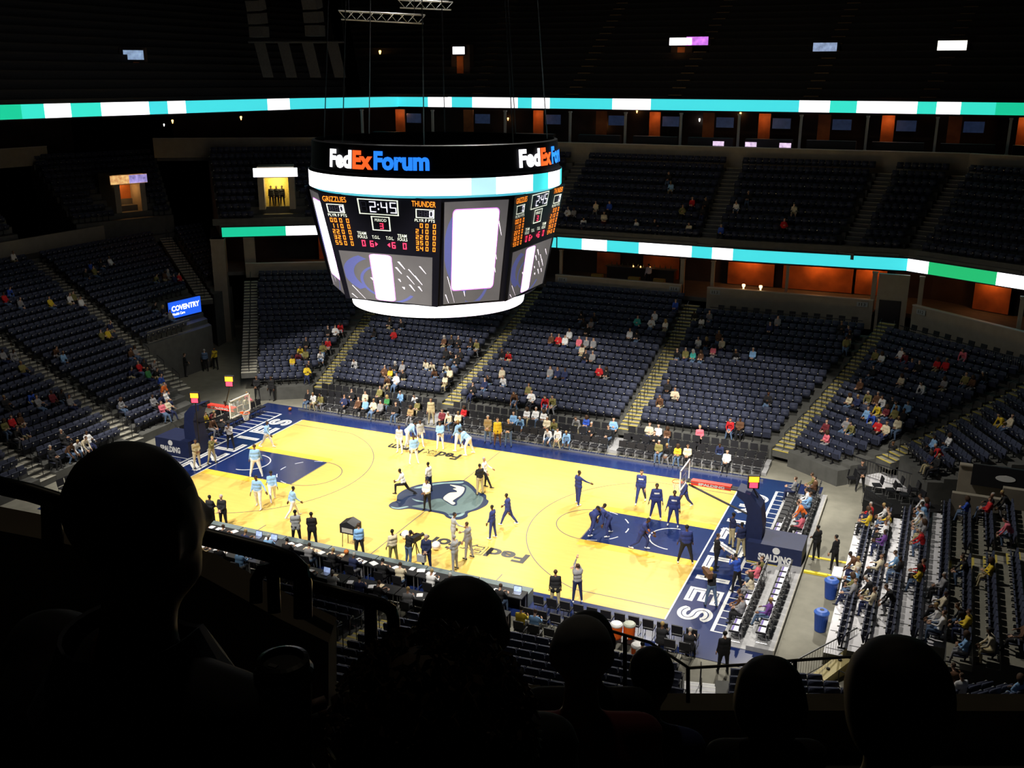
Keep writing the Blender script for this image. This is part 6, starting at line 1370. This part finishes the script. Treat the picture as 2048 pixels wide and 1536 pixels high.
# foreground spectators
FG = dict(vox=.016)
FB = {}
def fg(name, head_px, depth, hd, top, skin, hair, label, **kw):
    BODY[name] = Body(seat=.45, lL=(84, 8, 84), lR=(84, 8, 84), aL=(24, 12, 62, 30), aR=(24, 12, 62, 30), **kw, **FG); FB[name] = (head_px, depth, hd, top, skin, hair, label)
fg('fg_left', (280, 1046), 1.40, -28, 'k', 0, 0, 'large dark silhouette of a man with cropped hair at left', H=1.86, bulk=1.12, lean=4, head=(-14, -4))
fg('fg_curly', (868, 1468), 1.5, 0, 'k', 1, 1, 'dark silhouette of a curly haired person in the middle', H=1.70, lean=6, head=(0, 0), hairy=1.2)
fg('fg_behind', (925, 1262), 2.05, 0, 'k', 0, 0, 'dark round head behind the curly haired person', H=1.84, lean=4, head=(0, 4))
fg('fg_cap', (1163, 1308), 2.75, 0, 'm', 1, 'g', 'dim person wearing a grey cap right of the curly head', H=1.74, lean=4, head=(0, 6), cap=False)
fg('fg_cap2', (1176, 1282), 3.5, 0, 'k', 0, 0, 'dark head just behind the grey cap', H=1.80, lean=4)
fg('fg_blue', (1305, 1352), 3.7, -20, 'N', 0, 0, 'dim person in a blue jacket near the white stairs', H=1.74, lean=8, head=(-25, 5))
fg('fg_long', (1535, 1392), 3.6, 0, 'k', 1, 0, 'dark silhouette with long hair at lower right', H=1.70, lean=6, hairy=1.9)
fg('fg_right', (1783, 1396), 2.1, 0, 'k', 0, 0, 'large dark round head at the lower right', H=1.86, lean=4, bulk=1.08, hairy=.6)
old = {k: v for k, v in BODY.items() if hasattr(v, 'mesh')}
for k in old: BODY.pop(k)
bake_bodies()
for name, (hp, dep, hd, top, sk, ha, lab) in FB.items():
    B = BODY[name]; rz = CAMDIR+math.radians(hd); want = at(*hp, dep); loc = want-Matrix.Rotation(rz, 3, 'Z')@B.hc
    person(name, loc, rz, top, 'k', sk, ha, lab, 'foreground silhouettes')
# curly hair: many small loops on the middle head
B = BODY['fg_curly']; hp, dep, hd = FB['fg_curly'][:3]; cen = at(*hp, dep); b = MB(); rs = np.random.default_rng(3)
for i in range(620):
    v = rs.normal(size=3); v /= np.linalg.norm(v); v = Vector(v)
    up = Vector((0, 0, 1))
    if v.dot(fwd) > .75 and v.z < .2: continue
    R0 = .128 if v.z > -.3 else .118; c = cen+Vector((v.x*R0, v.y*R0, v.z*R0*1.08)); t1 = v.orthogonal().normalized(); t2 = v.cross(t1); ph = rs.uniform(0, 6.28)
    pts = [c+(t1*math.cos(ph+a)+t2*math.sin(ph+a))*.016+v*(.006*a) for a in np.linspace(0, 5.2, 6)]; b.tube(pts, [.005, .005, .005, .004, .004, .003], 4)
hair_o = b.build('curly_hair', HAIRS[1]); po = [o for o in COL.objects if o.get('label', '').startswith('dark silhouette of a curly')][0]
setp(hair_o, kind='stuff'); hair_o.parent = po; hair_o.matrix_parent_inverse = (Matrix.Translation(po.location)@po.rotation_euler.to_matrix().to_4x4()).inverted()
# collar of the left man and the lidded cup
po = [o for o in COL.objects if o.get('label', '').startswith('large dark silhouette of a man')][0]
inv = (Matrix.Translation(po.location)@po.rotation_euler.to_matrix().to_4x4()).inverted(); B = BODY['fg_left']; b = MB(); v = []; f = []
for i in range(25):
    t = 2*PI*i/24; rr = .082+.012*math.sin(t)**2; base = B.neck+Vector((0, .0, -.01)); op = .045*max(0, math.sin(t))**4
    for k_, (r2, z2) in enumerate(((rr, .055-op), (rr+.022, .0-op*.6), (rr+.05, -.04-op*1.5))): v.append((base.x+r2*math.cos(t)*1.05, base.y+r2*math.sin(t), base.z+z2))
for i in range(24):
    for k_ in range(2): f.append((i*3+k_, i*3+3+k_, i*3+4+k_, i*3+1+k_))
b.add(v, f); c_ = b.build('shirt_collar', clo('k'), po); c_.data.materials.clear(); c_.data.materials.append(mat('collar_dark_blue', (.03, .035, .06), .8, var=.1))
md = c_.modifiers.new('t', 'SOLIDIFY'); md.thickness = .006
q = at(568, 1352, 1.25); r = empty('drink_cup', tuple(q)); thing(r, 'black lidded drink cup at lower left', 'cup')
b = MB(); b.lathe((0, 0, 0), [(.025, -.16), (.033, -.02), (.034, 0)], 20); b.build('cup_body', mat('cup_dark', (.03, .02, .015), .5, var=.1), r, smooth=True)
b = MB(); b.lathe((0, 0, 0), [(.037, -.004), (.037, .008), (.033, .012), (.032, .024), (.026, .026), (.024, .018)], 24); b.build('lid', mat('lid_black', (.006, .006, .007), .25, var=.1), r)
b = MB(); b.box((0, -.02, .026), (.012, .006, .002)); b.build('sip_hole', M_rail, r)
